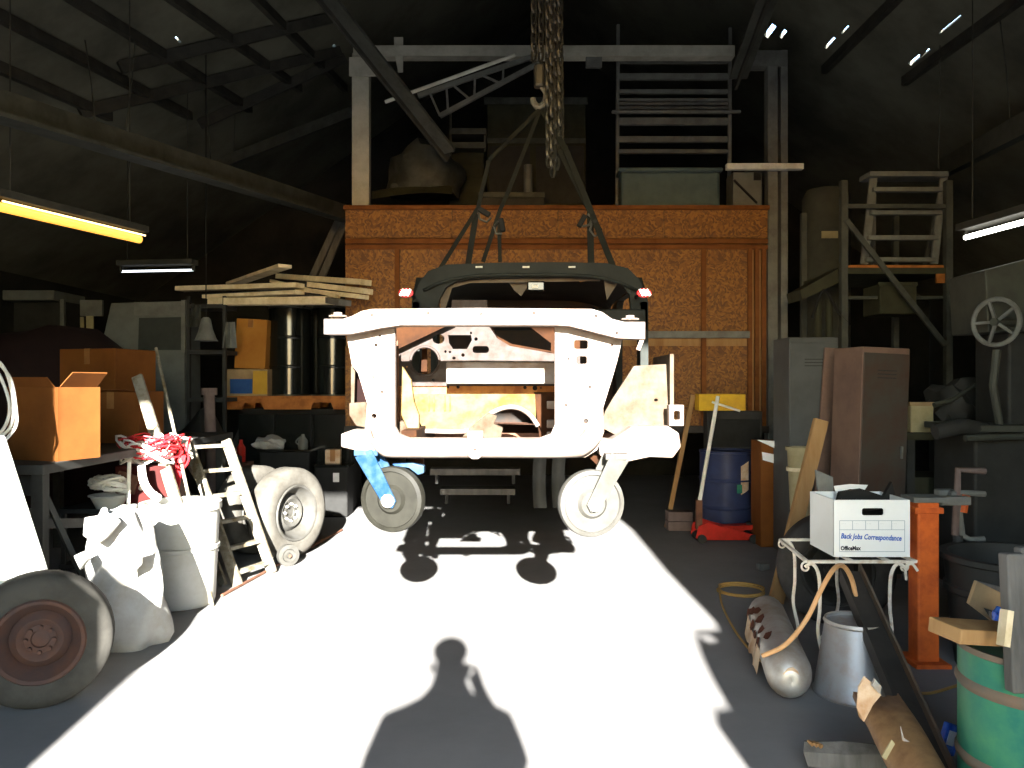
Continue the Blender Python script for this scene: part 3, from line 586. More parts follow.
wheel((-2.355, 4.0, 0.33), zrot(24) @ Vector((0, -1, 0.03)), 0.33, 0.20, 'dusty_rubber', 'rim_rust', 'rusty steel wheel with a worn dusty tire at the left front edge')
sp = thing('sheet_panel', 'tall white sunlit panel leaning behind the rusty wheel', 'panel', (P(20, 0, 4.5).x, 4.55, 0))
MB().plate([(-75, 428), (2, 436), (80, 680), (-75, 680)], [], lambda x, y: P(x, y, 4.32), (0, 0.03, 0)).build('sheet', 'white_steel', sp, .006)
MB().beam(P(2, 438, 4.31), P(78, 676, 4.31), 0.02, 0.03, up=(0, 1, 0)).build('edge_strip', 'white_steel', sp)
wl = MB()
for k, (ox, oy) in enumerate(((0, 0), (5, 8), (-6, 4))): wl.tube(bez([P(-8+ox, 440+oy, 4.5), P(10+ox, 428, 4.5), P(13+ox*.6, 400+oy, 4.5), P(4+ox, 368+oy, 4.5), P(-14, 356, 4.5), P(-34, 372, 4.5), P(-40, 410, 4.5), P(-30, 438, 4.5)], 6), 0.009, 6)
tag(wl.build('cable_loop', 'white_wire', smooth=True), 'loops of white cable hung over the tall white panel', 'cable')
# sack
def sack():
    def fn(u, v):
        a = 2*math.pi*u; h = 0.83*v
        r = 0.205*(1-.10*v)+.03*math.sin(3*a+5*v)+.02*math.sin(5*a-7*v)
        if v > .82: r *= 1-2.2*(v-.82)
        r *= 1 if v > .05 else .9
        return Vector((-2.37-.05*(v-.5)+r*math.cos(a), 4.93+r*.85*math.sin(a), h+.015*math.sin(4*a)*v))
    return MB().grid(fn, 28, 20, True)
sk = thing('white_sack', 'crumpled white plastic sack standing beside the rusty wheel', 'sack', (-2.37, 4.93, 0))
mb = sack(); mb.build('bag', 'sack_white', sk, smooth=True)
MB().pp([(84, 518), (108, 514), (119, 522), (106, 538), (96, 545), (82, 536)], [], 4.66, 0.05).jitter(.006).build('folded_flap', 'sack_white', sk, .01)
MB().plate([(74, 556), (82, 552), (87, 560), (80, 570)], [], lambda x, y: P(x, y, 4.6), (0, .04, 0)).build('clip', 'white_plastic', sk)
MB().grid(lambda u, v: P(128+14*u, 560-14*u+18*v, 4.68+.02*math.sin(6*u)), 5, 3).build('torn_corner', 'sack_white', sk)
bn = thing('white_barrel', 'white plastic barrel standing behind the crumpled white sack', 'barrel', (-2.36, 5.85, 0))
bx = P(178, 0, 5.8).x
WM_b = Matrix.Translation((bx, 5.85, 0)); bn.location = (bx, 5.85, 0); WM[bn.name] = WM_b
MB().lathe([(0, 0), (.23, 0), (.24, .03), (.27, .68), (.285, .69), (.285, .74), (.25, .745), (.25, .70), (0, .70)], (bx, 5.85, 0), (0, 0, 1), 36).build('shell', 'white_plastic', bn, smooth=True)
MB().lathe([(.262, .40), (.272, .405), (.272, .43), (.262, .435)], (bx, 5.85, 0), (0, 0, 1), 36).build('rib', 'white_plastic', bn, smooth=True)
MB().tube(bez([Vector((bx-.12, 5.85-.24, .38)), Vector((bx-.16, 5.58, .28)), Vector((bx-.12, 5.6, .15)), Vector((bx-.05, 5.61, .1))], 5), .007, 6).build('handle', 'white_wire', bn)
# leaning step ladder
ld = thing('step_ladder', 'paint-spattered white wooden ladder leaning in the sun beside the white barrel', 'ladder', (P(240, 0, 6.2).x, 6.3, 0))
A0, A1 = P(188, 442, 6.85), P(238, 586, 6.33); A0b = A1+(A0-A1)
B0, B1 = P(226, 440, 6.95), P(272, 572, 6.78)
def to_floor(a, b): return b+(b-a)*(b.z/(a.z-b.z))
A1 = to_floor(A0, A1); B1 = to_floor(B0, B1)
for a, b in ((A0, A1), (B0, B1)): MB().beam(a, b, 0.085, 0.035, up=(0, 1, .3)).build('rail', 'ladder_white', ld, .006)
for t in (.04, .22, .40, .58, .76, .92): MB().beam(A0.lerp(A1, t), B0.lerp(B1, t), 0.06, 0.03).build('rung', 'ladder_white', ld, .005)
for (x0, y0, x1, y1) in ((164, 452, 193, 505), (180, 448, 212, 500)): MB().beam(P(x0, y0, 7.0), P(x1, y1, 6.95), 0.06, 0.03, up=(0, 1, 0)).build('back_rail', 'ladder_white', ld, .005)
MB().beam(P(172, 496, 6.98), P(206, 496, 6.98), .05, .03).build('back_rung', 'ladder_white', ld)
ldb = MB().beam(P(214, 560, 6.6), to_floor(P(206, 520, 6.7), P(226, 594, 6.3)), 0.06, 0.03, up=(0, 1, 0)).build('brace', 'ladder_white', ld)
# pair of sunlit tires
ax = (zrot(62) @ Vector((0, -1, 0)))
wheel((P(288, 0, 7.4).x, 7.4, 0.415), ax, 0.415, 0.24, 'pale_rubber', 'caster_white', 'pale dusty truck tire with white rim, nearest the car body', lugs=True, hub='white_steel')
wheel((P(256, 0, 7.55).x-.02, 7.58, 0.415), ax, 0.415, 0.24, 'pale_rubber', 'caster_white', 'second pale truck tire, half hidden behind the ladder', lugs=False)
sm = thing('trolley_wheel', 'small pale wheel lying against the foot of the pale truck tire', 'wheel', G(290, 566))
g = G(288, 566); cc = Vector((g.x, g.y, .095)); ax2 = zrot(38) @ Vector((0, -1, 0))
MB().lathe([(0, -.03), (.06, -.03), (.095, -.025), (.095, .025), (.06, .03), (.05, .015), (.025, .015), (.02, .04), (0, .04)], cc, ax2, 24).build('tread', 'caster_white', sm, smooth=True)
MB().cyl(cc-ax2*.12, cc+ax2*.05, .012, n=8).build('axle', 'rust_brown', sm)
tag(MB().tube([G(222, 597)+Vector((0, 0, .012)), G(342, 531)+Vector((0, 0, .012))], .012, 6).build('steel_rod', 'rust_brown'), 'long thin dark rod lying on the sunlit floor by the ladder', 'rod')
# workbench with cartons
wb = thing('workbench', 'dark grey workbench carrying the large cardboard boxes', 'workbench', (-3.7, 6.1, 0))
BZ = 1.12
MB().box((-3.66, 6.37, BZ-.03), (1.75, 3.24, .06)).build('top', 'grey_bench', wb, .006)
for x in (-4.45, -2.86):
    for y in (4.85, 7.85): MB().box((x, y, BZ/2-.03), (.07, .07, BZ-.06)).build('leg', 'grey_bench', wb)
MB().beam((-2.86, 4.87, .75), (-2.86, 7.3, .35), .03, .06).build('brace', 'grey_bench', wb); MB().box((-3.66, 4.88, .98), (1.6, .04, .12)).build('apron', 'grey_bench', wb)
MB().beam((-2.88, 4.86, 1.02), (-2.6, 5.15, .0), .05, .03).build('strut', 'grey_bench', wb)
def carton(label, base, size, yaw, m, flaps=(), name='cardboard_box', open_=False, cat='box', tape=True):
    R = zrot(yaw); b = Vector(base); t = thing(name, label, cat, b); sx, sy, sz = size
    f = lambda x, y, z: b+R @ Vector((x, y, z))
    if open_:
        mb = MB(); th = .008
        for (cx, cy, lx, ly) in ((0, -sy/2, sx, th), (0, sy/2, sx, th), (-sx/2, 0, th, sy), (sx/2, 0, th, sy)): mb.box(f(cx, cy, sz/2), (lx, ly, sz), R)
        mb.box(f(0, 0, th/2), (sx, sy, th), R); mb.build('body', m, t)
    else:
        MB().box(f(0, 0, sz/2), size, R).build('body', m, t, .008)
        if tape: MB().box(f(0, -sy/2-.001, sz-.07), (.06, .003, .14), R).build('tape', 'tape', t); MB().box(f(0, 0, sz), (.06, sy, .003), R).build('tape', 'tape', t)
    for (hx, hy, ang, ln, wd) in flaps:      # hinge on the rim, swing angle from level, length, width
        nrm = Vector((hx, hy, 0)).normalized(); q = f(hx*sx/2, hy*sy/2, sz); o = R @ (nrm*math.cos(ang)+Vector((0, 0, math.sin(ang)))); side = R @ Vector((-nrm.y, nrm.x, 0))
        MB().plate([(-wd/2, 0), (wd/2, 0), (wd/2*.94, ln), (-wd/2*.94, ln)], [], lambda x, y: q+side*x+o*y, (0, 0, .006)).build('flap', m, t)
    return t
def by_corner(px, d, yaw, sx, sy, z):
    c = P(px, 0, d); q = zrot(yaw) @ Vector((sx/2, -sy/2, 0)); return (c.x-q.x, c.y-q.y, z)
carton('large brown cardboard box at the back of the workbench, the tallest', by_corner(113, 7.15, -16, .60, .55, BZ), (.62, .52, .80), -16, 'cardboard')
carton('brown cardboard box at the left workbench corner with a sunlit face', by_corner(57, 4.95, -20, .42, .32, BZ), (.42, .32, .46), -20, 'cardboard', [(1, 0, .75, .13, .28), (0, -1, .95, .07, .38)], open_=True)
carton('wide brown cardboard box between the other two boxes on the workbench', by_corner(139, 6.45, -4, .48, .4, BZ), (.48, .4, .42), -4, 'cardboard', [(0, -1, .15, .10, .4)])
# low cart carrying clutter behind the barrel
ct = thing('utility_cart', 'low dark utility cart piled with sunlit wires behind the white barrel', 'cart', (P(135, 0, 5.9).x, 6.2, 0))
cx0 = P(135, 0, 6.2).x-.05
for z in (.25, .66): MB().box((cx0, 6.2, z), (.74, .6, .03)).build('tray', 'machine_dark', ct)
for sx in (-.35, .35):
    for sy in (-.27, .27): MB().box((cx0+sx, 6.2+sy, .34), (.03, .03, .68)).build('post', 'machine_dark', ct)
rb = thing('red_crate', 'dark red metal crate under the tangle of red wire', 'crate', (cx0+.06, 6.2, .675))
MB().box((cx0+.14, 6.27, .676+.15), (.40, .34, .30)).build('body', 'dark_red', rb, .01); MB().box((cx0+.04, 6.09, .85), (.16, .02, .14), Matrix.Rotation(.3, 3, 'Y')).build('hatch', 'rust_brown', rb)
for k in range(3): MB().ball((cx0+.04+.11*k, 6.09, .76+.05*(k % 2)), .022, seg=8).build('knob', 'white_steel', rb)
rnd = random.Random(5)
def tangle(c, rx, ry, rz, n, r, seed):
    mb = MB(); rd = random.Random(seed)
    for k in range(n):
        a0 = rd.uniform(0, 6); kx = rd.uniform(.6, 1); off = Vector((rd.uniform(-.25, .25)*rx, rd.uniform(-.3, .3)*ry, rd.uniform(-.5, .5)*rz))
        mb.tube([Vector(c)+off+Vector((rx*kx*math.cos(a0+i*.45), ry*kx*math.sin(a0+i*.45), rz*.5*math.sin(2*a0+i*.7+k))) for i in range(14)], r, 5, True)
    return mb
wc = thing('red_wire_coil', 'tangled coil of red wire glaring in the sun on top of the red crate', 'wire', (cx0+.06, 6.2, .98))
tangle((P(145, 0, 6.0).x, 6.1, 1.12), .20, .14, .10, 16, .007, 4).build('coil', 'red_wire', wc, smooth=True)
tangle((P(140, 0, 6.0).x, 6.1, 1.1), .19, .14, .12, 15, .009, 14).build('glare_strands', 'white_wire', wc, smooth=True)  # white strands stand in for sun glare on the red wire
w2 = thing('red_cable_hank', 'hank of red cable hanging behind the leaning white plank', 'cable', P(182, 500, 6.3))
mb = MB(); rd = random.Random(9)
for k in range(10):
    x = 172+rd.uniform(0, 16); mb.tube(bez([P(x+rd.uniform(-5, 5), 436+rd.uniform(0, 14), 6.3), P(x+rd.uniform(-6, 6), 460, 6.25), P(178+rd.uniform(-3, 5), 480, 6.28), P(174+rd.uniform(-2, 3), 500+rd.uniform(-5, 8), 6.3)], 5), .009, 5)
mb.build('strands', 'red_wire', w2)
MB().tube([P(170, 434, 6.32), P(192, 440, 6.32)], .012, 6).build('tie', 'white_wire', w2)
dsh = thing('white_dish', 'shallow white tray at the left end of the cart', 'tray', (P(95, 0, 5.75).x, 5.98, .675))
q = Vector((P(97, 0, 5.8).x, 5.98, .675))
MB().lathe([(0, 0), (.09, 0), (.13, .085), (.145, .09), (.145, .10), (.125, .10), (.085, .012), (0, .012)], q, (0, 0, 1), 24).build('bowl', 'white_plastic', dsh, smooth=True)
tangle((q.x, q.y, .86), .13, .09, .06, 8, .012, 21).build('packed_tubing', 'white_wire', dsh, smooth=True)
lmp = thing('work_lamp', 'white work lamp arm rising out of the cart clutter', 'lamp', (P(125, 0, 6).x, 5.95, .675))
lx = P(128, 0, 5.95).x
MB().tube([(lx, 5.95, .675), (lx+.01, 5.95, 1.02)], .014, 8).build('stem', 'white_steel', lmp); MB().tube([(lx-.2, 5.94, .83), (lx+.02, 5.94, .80)], .016, 8).build('arm', 'white_steel', lmp); MB().cyl((lx, 5.95, .675), (lx, 5.95, .70), .06).build('base', 'white_steel', lmp)
MB().tube(bez([(lx+.12, 5.9, 1.0), (lx+.14, 5.9, .88), (lx+.2, 5.88, .80), (lx+.27, 5.86, .76)], 5), .03, 8).build('shade_tube', 'white_steel', lmp)
tp = P(137, 376, 6.35); bt = to_floor(tp, P(178, 508, 6.02))
tag(MB().beam(tp, bt, .085, .03, up=(0, 1, 0)).build('long_plank', 'ladder_white', bevel=.004), 'long white plank leaning over the cart, dark at its shaded top', 'plank')
tp = P(156, 348, 6.7); bt = to_floor(tp, P(190, 503, 6.1))
tag(MB().tube([tp, bt], .013, 8).build('thin_pole', 'ladder_white'), 'thin pole leaning right of the long white plank', 'pole')
pp_ = thing('pipe_post', 'pinkish grey pipe post with a cap standing behind the ladder', 'post', (P(211, 0, 8.2).x, 8.2, 0))
x = P(211, 0, 8.2).x; MB().cyl((x+.03, 8.2, 0), (x-.02, 8.2, P(0, 393, 8.2).z), .05, .055).build('pipe', 'pink_grey', pp_, smooth=True); MB().cyl((x-.02, 8.2, P(0, 395, 8.2).z), (x-.02, 8.2, P(0, 388, 8.2).z), .08).build('cap', 'pink_grey', pp_)
cv = thing('plastic_tarp', 'dark crumpled plastic sheeting heaped behind the ladder', 'tarpaulin', (P(190, 0, 8).x, 8.0, 0))
MB().grid(lambda u, v: P(172+70*u, 425+60*(u-.4)**2+8*math.sin(9*u+3*v)-12*math.sin(4*u)*(1-v)+95*v*v, 9.2-.9*v+.06*math.sin(12*u)), 18, 12).build('sheet', 'machine_dark', cv, smooth=True)
# black rack, pallet, drums, cartons
rk = thing('black_cabinet', 'black metal cabinet under the orange pallet left of the car body', 'cabinet', (P(295, 0, 10.13).x, 10.37, 0))
x0, x1 = P(238, 0, 10.00).x, P(350, 0, 10.00).x; zt = P(0, 409, 10.00).z
MB().box(((x0+x1)/2, 10.44, zt/2), (x1-x0, .7, zt)).build('body', 'black_matte', rk, .01)
for k in range(3):
    xx = x0+(x1-x0)*(k+.5)/3
    dr = MB().box((xx, 9.99, zt*.55), ((x1-x0)/3-.02, .02, zt*.8)).build('door', 'black_gloss', rk, .01); MB().box((xx+.12, 9.97, zt*.55), (.015, .02, .12)).build('handle', 'chain_steel', dr)
pl = thing('orange_pallet', 'orange wooden pallet lying on the black cabinet', 'pallet', (P(287, 0, 10.00).x, 10.31, zt))
x0, x1 = P(225, 0, 9.82).x, P(347, 0, 9.82).x; zp = P(0, 396, 9.82).z; hh = zp-zt
for y in (9.86, 10.31, 10.74): MB().plate([(x0, 0), (x0+.2, 0), (x0+.23, hh*.5), (x0+.44, hh*.5), (x0+.47, 0), (x1-.45, 0), (x1-.42, hh*.5), (x1-.2, hh*.5), (x1-.17, 0), (x1, 0), (x1, hh*.8), (x0, hh*.8)], [], lambda a_, z: Vector((a_, y-.02, zt+z)), (0, .04, 0)).build('stringer', 'orange_wood', pl)
for k in range(5): MB().box(((x0+x1)/2, 9.90+.17*k, zp-hh*.1), (x1-x0, .13, hh*.2)).build('deck_board', 'orange_wood', pl)
def drum(label, c, r, h, m, rim='chain_steel', rings=(.33, .66), name='steel_drum', group=None, lid=None):
    t = thing(name, label, 'drum', c, group); c = Vector(c)
    pr = [(0, 0), (r, 0), (r, .01)]
    MB().lathe([(0, .01), (r*.985, .01), (r*.985, h-.015), (r*.94, h-.02), (0, h-.02)], c, (0, 0, 1), 40).build('shell', m, t, smooth=True)
    for k in rings: MB().lathe([(r*.985, h*k-.02), (r*1.02, h*k-.006), (r*1.02, h*k+.006), (r*.985, h*k+.02)], c, (0, 0, 1), 40).build('hoop', lid or m, t, smooth=True)
    for k in (0, h): MB().lathe([(r*1.01, k-.012 if k else 0), (r*1.01, k+.008 if k else .02), (r*.97, k+.008 if k else .02), (r*.97, k-.012 if k else 0)], c, (0, 0, 1), 40, True).build('rim', rim, t, smooth=True)
    MB().cyl(c+Vector((r*.5, -r*.3, h-.02)), c+Vector((r*.5, -r*.3, h)), .03, n=12).build('bung', rim, t)
    return t
dh = P(0, 308, 10.13).z-zp
drum('glossy black drum on the orange pallet, the left one', (P(290, 0, 10.19).x, 10.19, zp), .262, dh, 'black_gloss', name='steel_drum'); drum('glossy black drum on the orange pallet, the right one', (P(333, 0, 10.19).x, 10.19, zp), .262, dh, 'black_gloss', name='steel_drum')
cb = thing('printed_carton', 'flat carton with blue and yellow print on the orange pallet', 'box', (P(248, 0, 9.88).x, 10.00, zp))
q0 = P(226, 369, 9.79)
MB().box(((P(226, 0, 9.79).x+P(267, 0, 9.79).x)/2, 9.95, (zp+q0.z)/2), (P(267, 0, 9.79).x-P(226, 0, 9.79).x, .26, q0.z-zp)).build('body', 'tan_panel', cb, .006)
MB().pbox(230, 379, 252, 393.5, 9.79, .01).build('blue_panel', 'blue_print', cb); MB().pbox(253, 371, 267, 394, 9.79, .01).build('yellow_panel', 'yellow_print', cb)
tallb = thing('tall_carton', 'tall plain orange cardboard box standing on the printed carton', 'box', (P(251, 0, 9.88).x, 9.95, q0.z))
R = Matrix.Rotation(math.radians(3), 3, 'Y'); pz2 = P(0, 319, 9.82).z
MB().box((P(251, 0, 9.88).x, 9.98, (q0.z+pz2)/2+.004), (.38, .22, pz2-q0.z), R).build('body', 'cardboard_orange', tallb, .006); MB().box((P(251, 0, 9.88).x+.002, 9.88, pz2-.05), (.06, .05, .10), R).build('tape', 'tape', tallb)
# boards resting on the drums
zb = zp+dh+.01
bd = [((180, 289), (300, 285.5), 9.76, 4.5), ((207, 297), (300, 292.5), 9.57, 3.5), ((212, 302), (331, 300.5), 9.45, 7), ((232, 284), (285, 266), 10.25, 3), ((281, 276.5), (366, 282.5), 9.88, 5), ((272, 281), (338, 296.5), 9.51, 3), ((312, 285), (368, 291.5), 9.69, 5), ((300, 289.5), (364, 297), 9.63, 4), ((262, 288), (345, 303), 10.31, 5)]
wh = ['longest pale board on the drums, sticking out far to the left', 'short pale board just under the longest one', 'thick pale board at the bottom front of the lumber pile', 'pale board tilted steeply on top of the lumber pile', 'pale board at the top right of the lumber pile', 'narrow white board slanting down across the lumber pile', 'pale board pointing right just under the top right one', 'pale board low on the right of the lumber pile', 'dull board at the back of the lumber pile']
for k, ((a, b, d, th), lab) in enumerate(zip(bd, wh)):
    tag(MB().beam(P(*a, d if a[0] < 290 else min(d, 9.25)), P(*b, min(d, 9.0-.04*k)), .16 if k not in (5,) else .07, th*d/F).build('lumber_board', 'pale_wood' if k != 8 else 'grey_wood', bevel=.003), lab, 'board', 'boards piled on the black drums')
br = thing('lumber_bearer', 'dark timber frame carrying the pile of pale boards', 'frame', (P(290, 0, 10.13).x, 10.13, zb-.01))
for x in (285, 335): MB().beam(Vector((P(x, 0, 9.88).x, 9.82, zb+.03)), Vector((P(x, 0, 9.88).x, 10.50, zb+.03)), .06, .06).build('bearer', 'dark_channel', br)
# small things in front of the black cabinet
stp = thing('black_bin', 'open black bin in front of the black cabinet', 'bin', (P(286, 0, 9.7).x, 9.75, 0))
xx = P(287, 0, 9.7).x; zq = P(0, 451, 9.6).z
MB().box((xx, 9.76, zq/2), (.60, .36, zq)).build('body', 'black_matte', stp, .02); MB().box((xx, 9.76, zq), (.64, .40, .03)).build('rim', 'black_gloss', stp, .01)
zq += .016
heap('white_rag', 'crumpled white rag on top of the black bin', 'rag', (P(270, 0, 9.7).x, 9.7, zq+.06), (.17, .12, .10), 'sack_white', 8, .2)
xj = P(303, 0, 9.7).x; jg = thing('pale_jug', 'small pale plastic jug beside the white rag', 'jug', (xj, 9.7, zq))
MB().lathe([(0, 0), (.055, 0), (.06, .02), (.06, .10), (.025, .15), (.02, .18), (0, .18)], (xj, 9.7, zq), (0, 0, 1), 20).build('body', 'pale_panel', jg, smooth=True); MB().tube(bez([(xj-.05, 9.7, zq+.05), (xj-.085, 9.7, zq+.09), (xj-.03, 9.7, zq+.15)], 5), .009, 6).build('handle', 'pale_panel', jg)
be = thing('red_bottle', 'dark red bottle standing left of the black bin', 'bottle', (P(241, 0, 9.39).x, 9.39, 0)); xb = P(241, 0, 9.39).x
stz = P(0, 462, 9.39).z
MB().box((xb, 9.39, stz/2), (.22, .25, stz)).build('stand', 'rust_brown', be); MB().lathe([(0, 0), (.05, 0), (.05, .17), (.02, .22), (.02, .26), (0, .26)], (xb, 9.39, stz), (0, 0, 1), 16).build('glass', 'red_paint', be, smooth=True)
xb = P(333, 0, 9.7).x; cz = P(0, 466, 9.6).z
bc = thing('black_case', 'low black case with a white tag behind the left caster wheel', 'case', (xb, 9.76, 0))
MB().box((xb, 9.76, cz/2), (.40, .36, cz)).build('body', 'black_matte', bc, .02); MB().box((xb, 9.76, cz), (.43, .38, .04)).build('lid', 'black_gloss', bc, .01); MB().pbox(333, 473, 339, 482, 9.565, .012).build('tag', 'paper', bc)
carton('small tan carton on the low black case', (P(333, 0, 9.7).x, 9.72, cz+.021), (.18, .15, .17), 5, 'rust_tan', name='tan_carton')
# far left background
mc = heap('covered_machine', 'bulky machine under a dark maroon cover behind the cardboard boxes', 'machine', (P(40, 0, 8.6).x, 8.8, 1.0), (1.05, .7, 1.25), 'maroon', 11, .06)
vl = thing('wall_cupboard', 'pale cupboard with a protruding top edge on the far left', 'cupboard', (P(10, 0, 10.4).x, 10.6, 0))
z1, z2 = P(0, 290, 10.2).z, P(0, 300, 10.2).z
MB().box((P(15, 0, 10.4).x, 10.7, z2/2), (1.3, .5, z2)).build('body', 'machine_dark', vl); MB().box((P(5, 0, 10.3).x, 10.6, (z1+z2)/2), (1.35, .75, z1-z2)).build('top', 'pale_panel', vl, .01); MB().pbox(60, 299, 64, 330, 10.3, .04).build('edge_post', 'pale_panel', vl)
cs = thing('camper_shell', 'pale slanted panel van side with a dark window on the far left', 'camper shell', (P(145, 0, 9.6).x, 9.9, 0))
zz = 0.0
bot = 384+1.6*F/9.7
MB().pp([(111, 303), (184, 301), (186, bot), (88, bot), (100, 350)], [], 9.7, .5).build('shell', 'pale_panel', cs, .01); MB().pp([(139, 318), (181, 317), (183, 350), (138, 350)], [], 9.69, .03).build('window_pane', 'glass_dark', cs); MB().pbox(181, 300, 185, 352, 9.66, .05).build('pillar', 'dim_steel', cs); MB().pbox(134, 302, 184, 315, 9.68, .04).build('upper_band', 'dim_steel', cs)
cw = thing('cream_boards', 'short cream board leaning in the gap beside the pale slanted panel', 'board', (P(90, 0, 9.9).x, 9.9, 0))
MB().beam(P(92, bot-4, 9.9), P(90, 316, 9.9), .09, .02, up=(0, 1, 0)).build('plank', 'cream', cw); MB().pbox(80, 300, 102, 316, 9.92, .04).build('top_sheet', 'dim_steel', cw); MB().beam(P(86, bot-4, 9.88), P(82, 317, 9.88), .04, .02, up=(0, 1, 0)).build('plank', 'cream', cw)
bt_ = thing('hanging_lamp_shade', 'pale bell-shaped shade hanging left of the tall orange carton', 'lamp shade', P(206, 345, 8.8))
MB().lathe([(.03, .26), (.05, .24), (.09, .05), (.13, .0), (.12, .0), (.04, .22)], P(206, 341, 8.8), (0, 0, 1), 20).build('shade', 'dim_steel', bt_, smooth=True)
p = P(206, 320, 8.8); MB().tube([p, (p.x, p.y, RZ-(RZ-EZ)*(abs(p.x-RX)/(RX-XL)))], .006, 5).build('cord', 'black_matte', bt_)
hc = thing('dark_shelving', 'dark shelving with hanging cloths left of the black drums', 'shelving', (P(205, 0, 9.3).x, 9.4, 0))
for x in (188, 224): MB().pbox(x-1.5, 296, x+1.5, 384+1.6*F/9.3-1, 9.3, .05).build('post', 'machine_dark', hc)
for y in (306, 352, 400): MB().pbox(188, y-2, 224, y+2, 9.3, .45).build('shelf', 'machine_dark', hc)
MB().grid(lambda u, v: P(193+8*u-5*v*(1-u), 305+22*v, 9.28+.03*math.sin(9*u)), 7, 5).build('cloth', 'grey_steel', hc); MB().grid(lambda u, v: P(226+9*u+6*v*u-4*v, 322+26*v, 9.28+.03*math.sin(8*u)), 7, 5).build('cloth', 'dim_steel', hc)
lt = thing('leaning_timber', 'dark timbers leaning against the left end of the OSB wall', 'timber', (P(280, 0, 11).x, 11.2, 0))
for x0, x1 in ((318, 341), (327, 348)): MB().beam(to_floor(P(x1, 215, 11.3), P(x0, 265, 11.2)), P(x1, 215, 11.3), .09, .05, up=(0, 1, 0)).build('timber', 'grey_wood', lt)

# ------------------------------------------------------------ right side
# file box on the iron stand
SZ = P(0, 557, 4.4).z
fb = thing('file_box', 'white cardboard file box with blue handwriting on the iron stand', 'box', (1.98, 4.56, SZ))
X0, X1, Y0, Y1, Z1 = P(834, 0, 4.4).x, P(910, 0, 4.4).x, 4.4, 4.75, P(0, 500, 4.4).z
th = .008
fbd = MB().plate([(X0, SZ), (X1, SZ), (X1, Z1), (X0, Z1)], [rrect((X0+X1)/2-.055, Z1-.085, (X0+X1)/2+.065, Z1-.045, .012)], lambda x, z: Vector((x, Y0, z)), (0, th, 0)).build('front_panel', 'box_white', fb)
MB().box((X0+th/2, (Y0+Y1)/2, (SZ+Z1)/2), (th, Y1-Y0-.002, Z1-SZ)).build('side_panel', 'box_white', fb); MB().box((X1-th/2, (Y0+Y1)/2, (SZ+Z1)/2), (th, Y1-Y0-.002, Z1-SZ)).build('side_panel', 'box_white', fb)
MB().box(((X0+X1)/2, Y1, (SZ+Z1)/2), (X1-X0, th, Z1-SZ)).build('back_panel', 'box_white', fb); MB().box(((X0+X1)/2, (Y0+Y1)/2, SZ+.004), (X1-X0-.01, Y1-Y0-.01, .006)).build('bottom_panel', 'box_white', fb)
yy = Y0-.0015
def ink(x, z): return Vector((x, yy, z))
fr = MB(); lx0, lx1, lz0, lz1 = X0+.03, X1-.03, SZ+.03, SZ+.20
for (xa, za, xb_, zb_) in ((lx0, lz0, lx1, lz0), (lx0, lz1, lx1, lz1), (lx0, lz0, lx0, lz1), (lx1, lz0, lx1, lz1), (lx0, lz1-.05, lx1, lz1-.05)) + tuple((lx0+(lx1-lx0)*k, lz1-.05, lx0+(lx1-lx0)*k, lz1) for k in (.2, .4, .6, .8)):
    fr.box(((xa+xb_)/2, yy, (za+zb_)/2), (max(abs(xb_-xa), .0025), .001, max(abs(zb_-za), .0025)))
fr.build('printed_form', 'ink_grey', fbd)
MB().text('Back Jobs Correspondance', .040, lambda x, y: ink(lx0+.006+x*.76+y*.2, SZ+.103-.03*x+y), bold=.0012).build('handwriting', 'ink_blue', fbd)
MB().text('OfficeMax', .032, bold=.0014, fn=lambda x, y: ink(lx0+.006+x*.82, SZ+.038+y)).build('brand_print', 'ink_black', fbd)
for k in range(5): MB().text(['DEPT', 'RECORDS', 'CONTENTS', 'DATE', 'NO.'][k] if False else '- - -', .014, lambda x, y: ink(lx0+.012+.07*k+x, lz1-.02+y)).build('form_print', 'ink_grey', fbd)
it = thing('box_contents', 'dark folder and papers sticking out of the white file box', 'folder', (1.98, 4.6, SZ+.01))
MB().pp([(836, 506), (840, 492), (862, 489), (884, 496), (892, 482), (897, 503), (905, 512), (836, 512)], [], 4.62, .03).build('folder', 'black_matte', it); MB().pp([(834, 486), (850, 484), (868, 485), (864, 491), (850, 489), (836, 494)], [], 4.7, .004).build('sheet', 'box_white', it)
MB().box(((X0+X1)/2, 4.6, SZ+.12), (.34, .2, .2)).build('stack', 'black_matte', it)
MB().pp([(816, 470), (833, 477), (834, 500), (818, 490)], [], 4.78, .02).build('divider', 'dim_steel', it)
st = thing('iron_stand', 'white wrought iron plant stand with scrolled legs under the file box', 'stand', (1.93, 4.65, 0))
sx0, sx1, sy0, sy1 = 1.60, 2.19, 4.34, 4.95; tz = SZ-.012
for a, b in (((sx0, sy0), (sx1, sy0)), ((sx1, sy0), (sx1, sy1)), ((sx1, sy1), (sx0+.06, sy1)), ((sx0+.06, sy1), (sx0, sy0))): MB().beam((*a, tz), (*b, tz), .022, .016).build('top_bar', 'iron_white', st, .003)
MB().beam((1.85, sy0, tz), (1.85, sy1, tz), .02, .012).build('top_bar', 'iron_white', st); MB().beam((2.05, sy0, tz), (2.05, sy1, tz), .02, .012).build('top_bar', 'iron_white', st)
def scroll(c, r, a0, n=14, turn=1): return [Vector(c)+Vector((r*(1-k/n*.7)*math.cos(a0+turn*k*.42), 0, r*(1-k/n*.7)*math.sin(a0+turn*k*.42))) for k in range(n)]
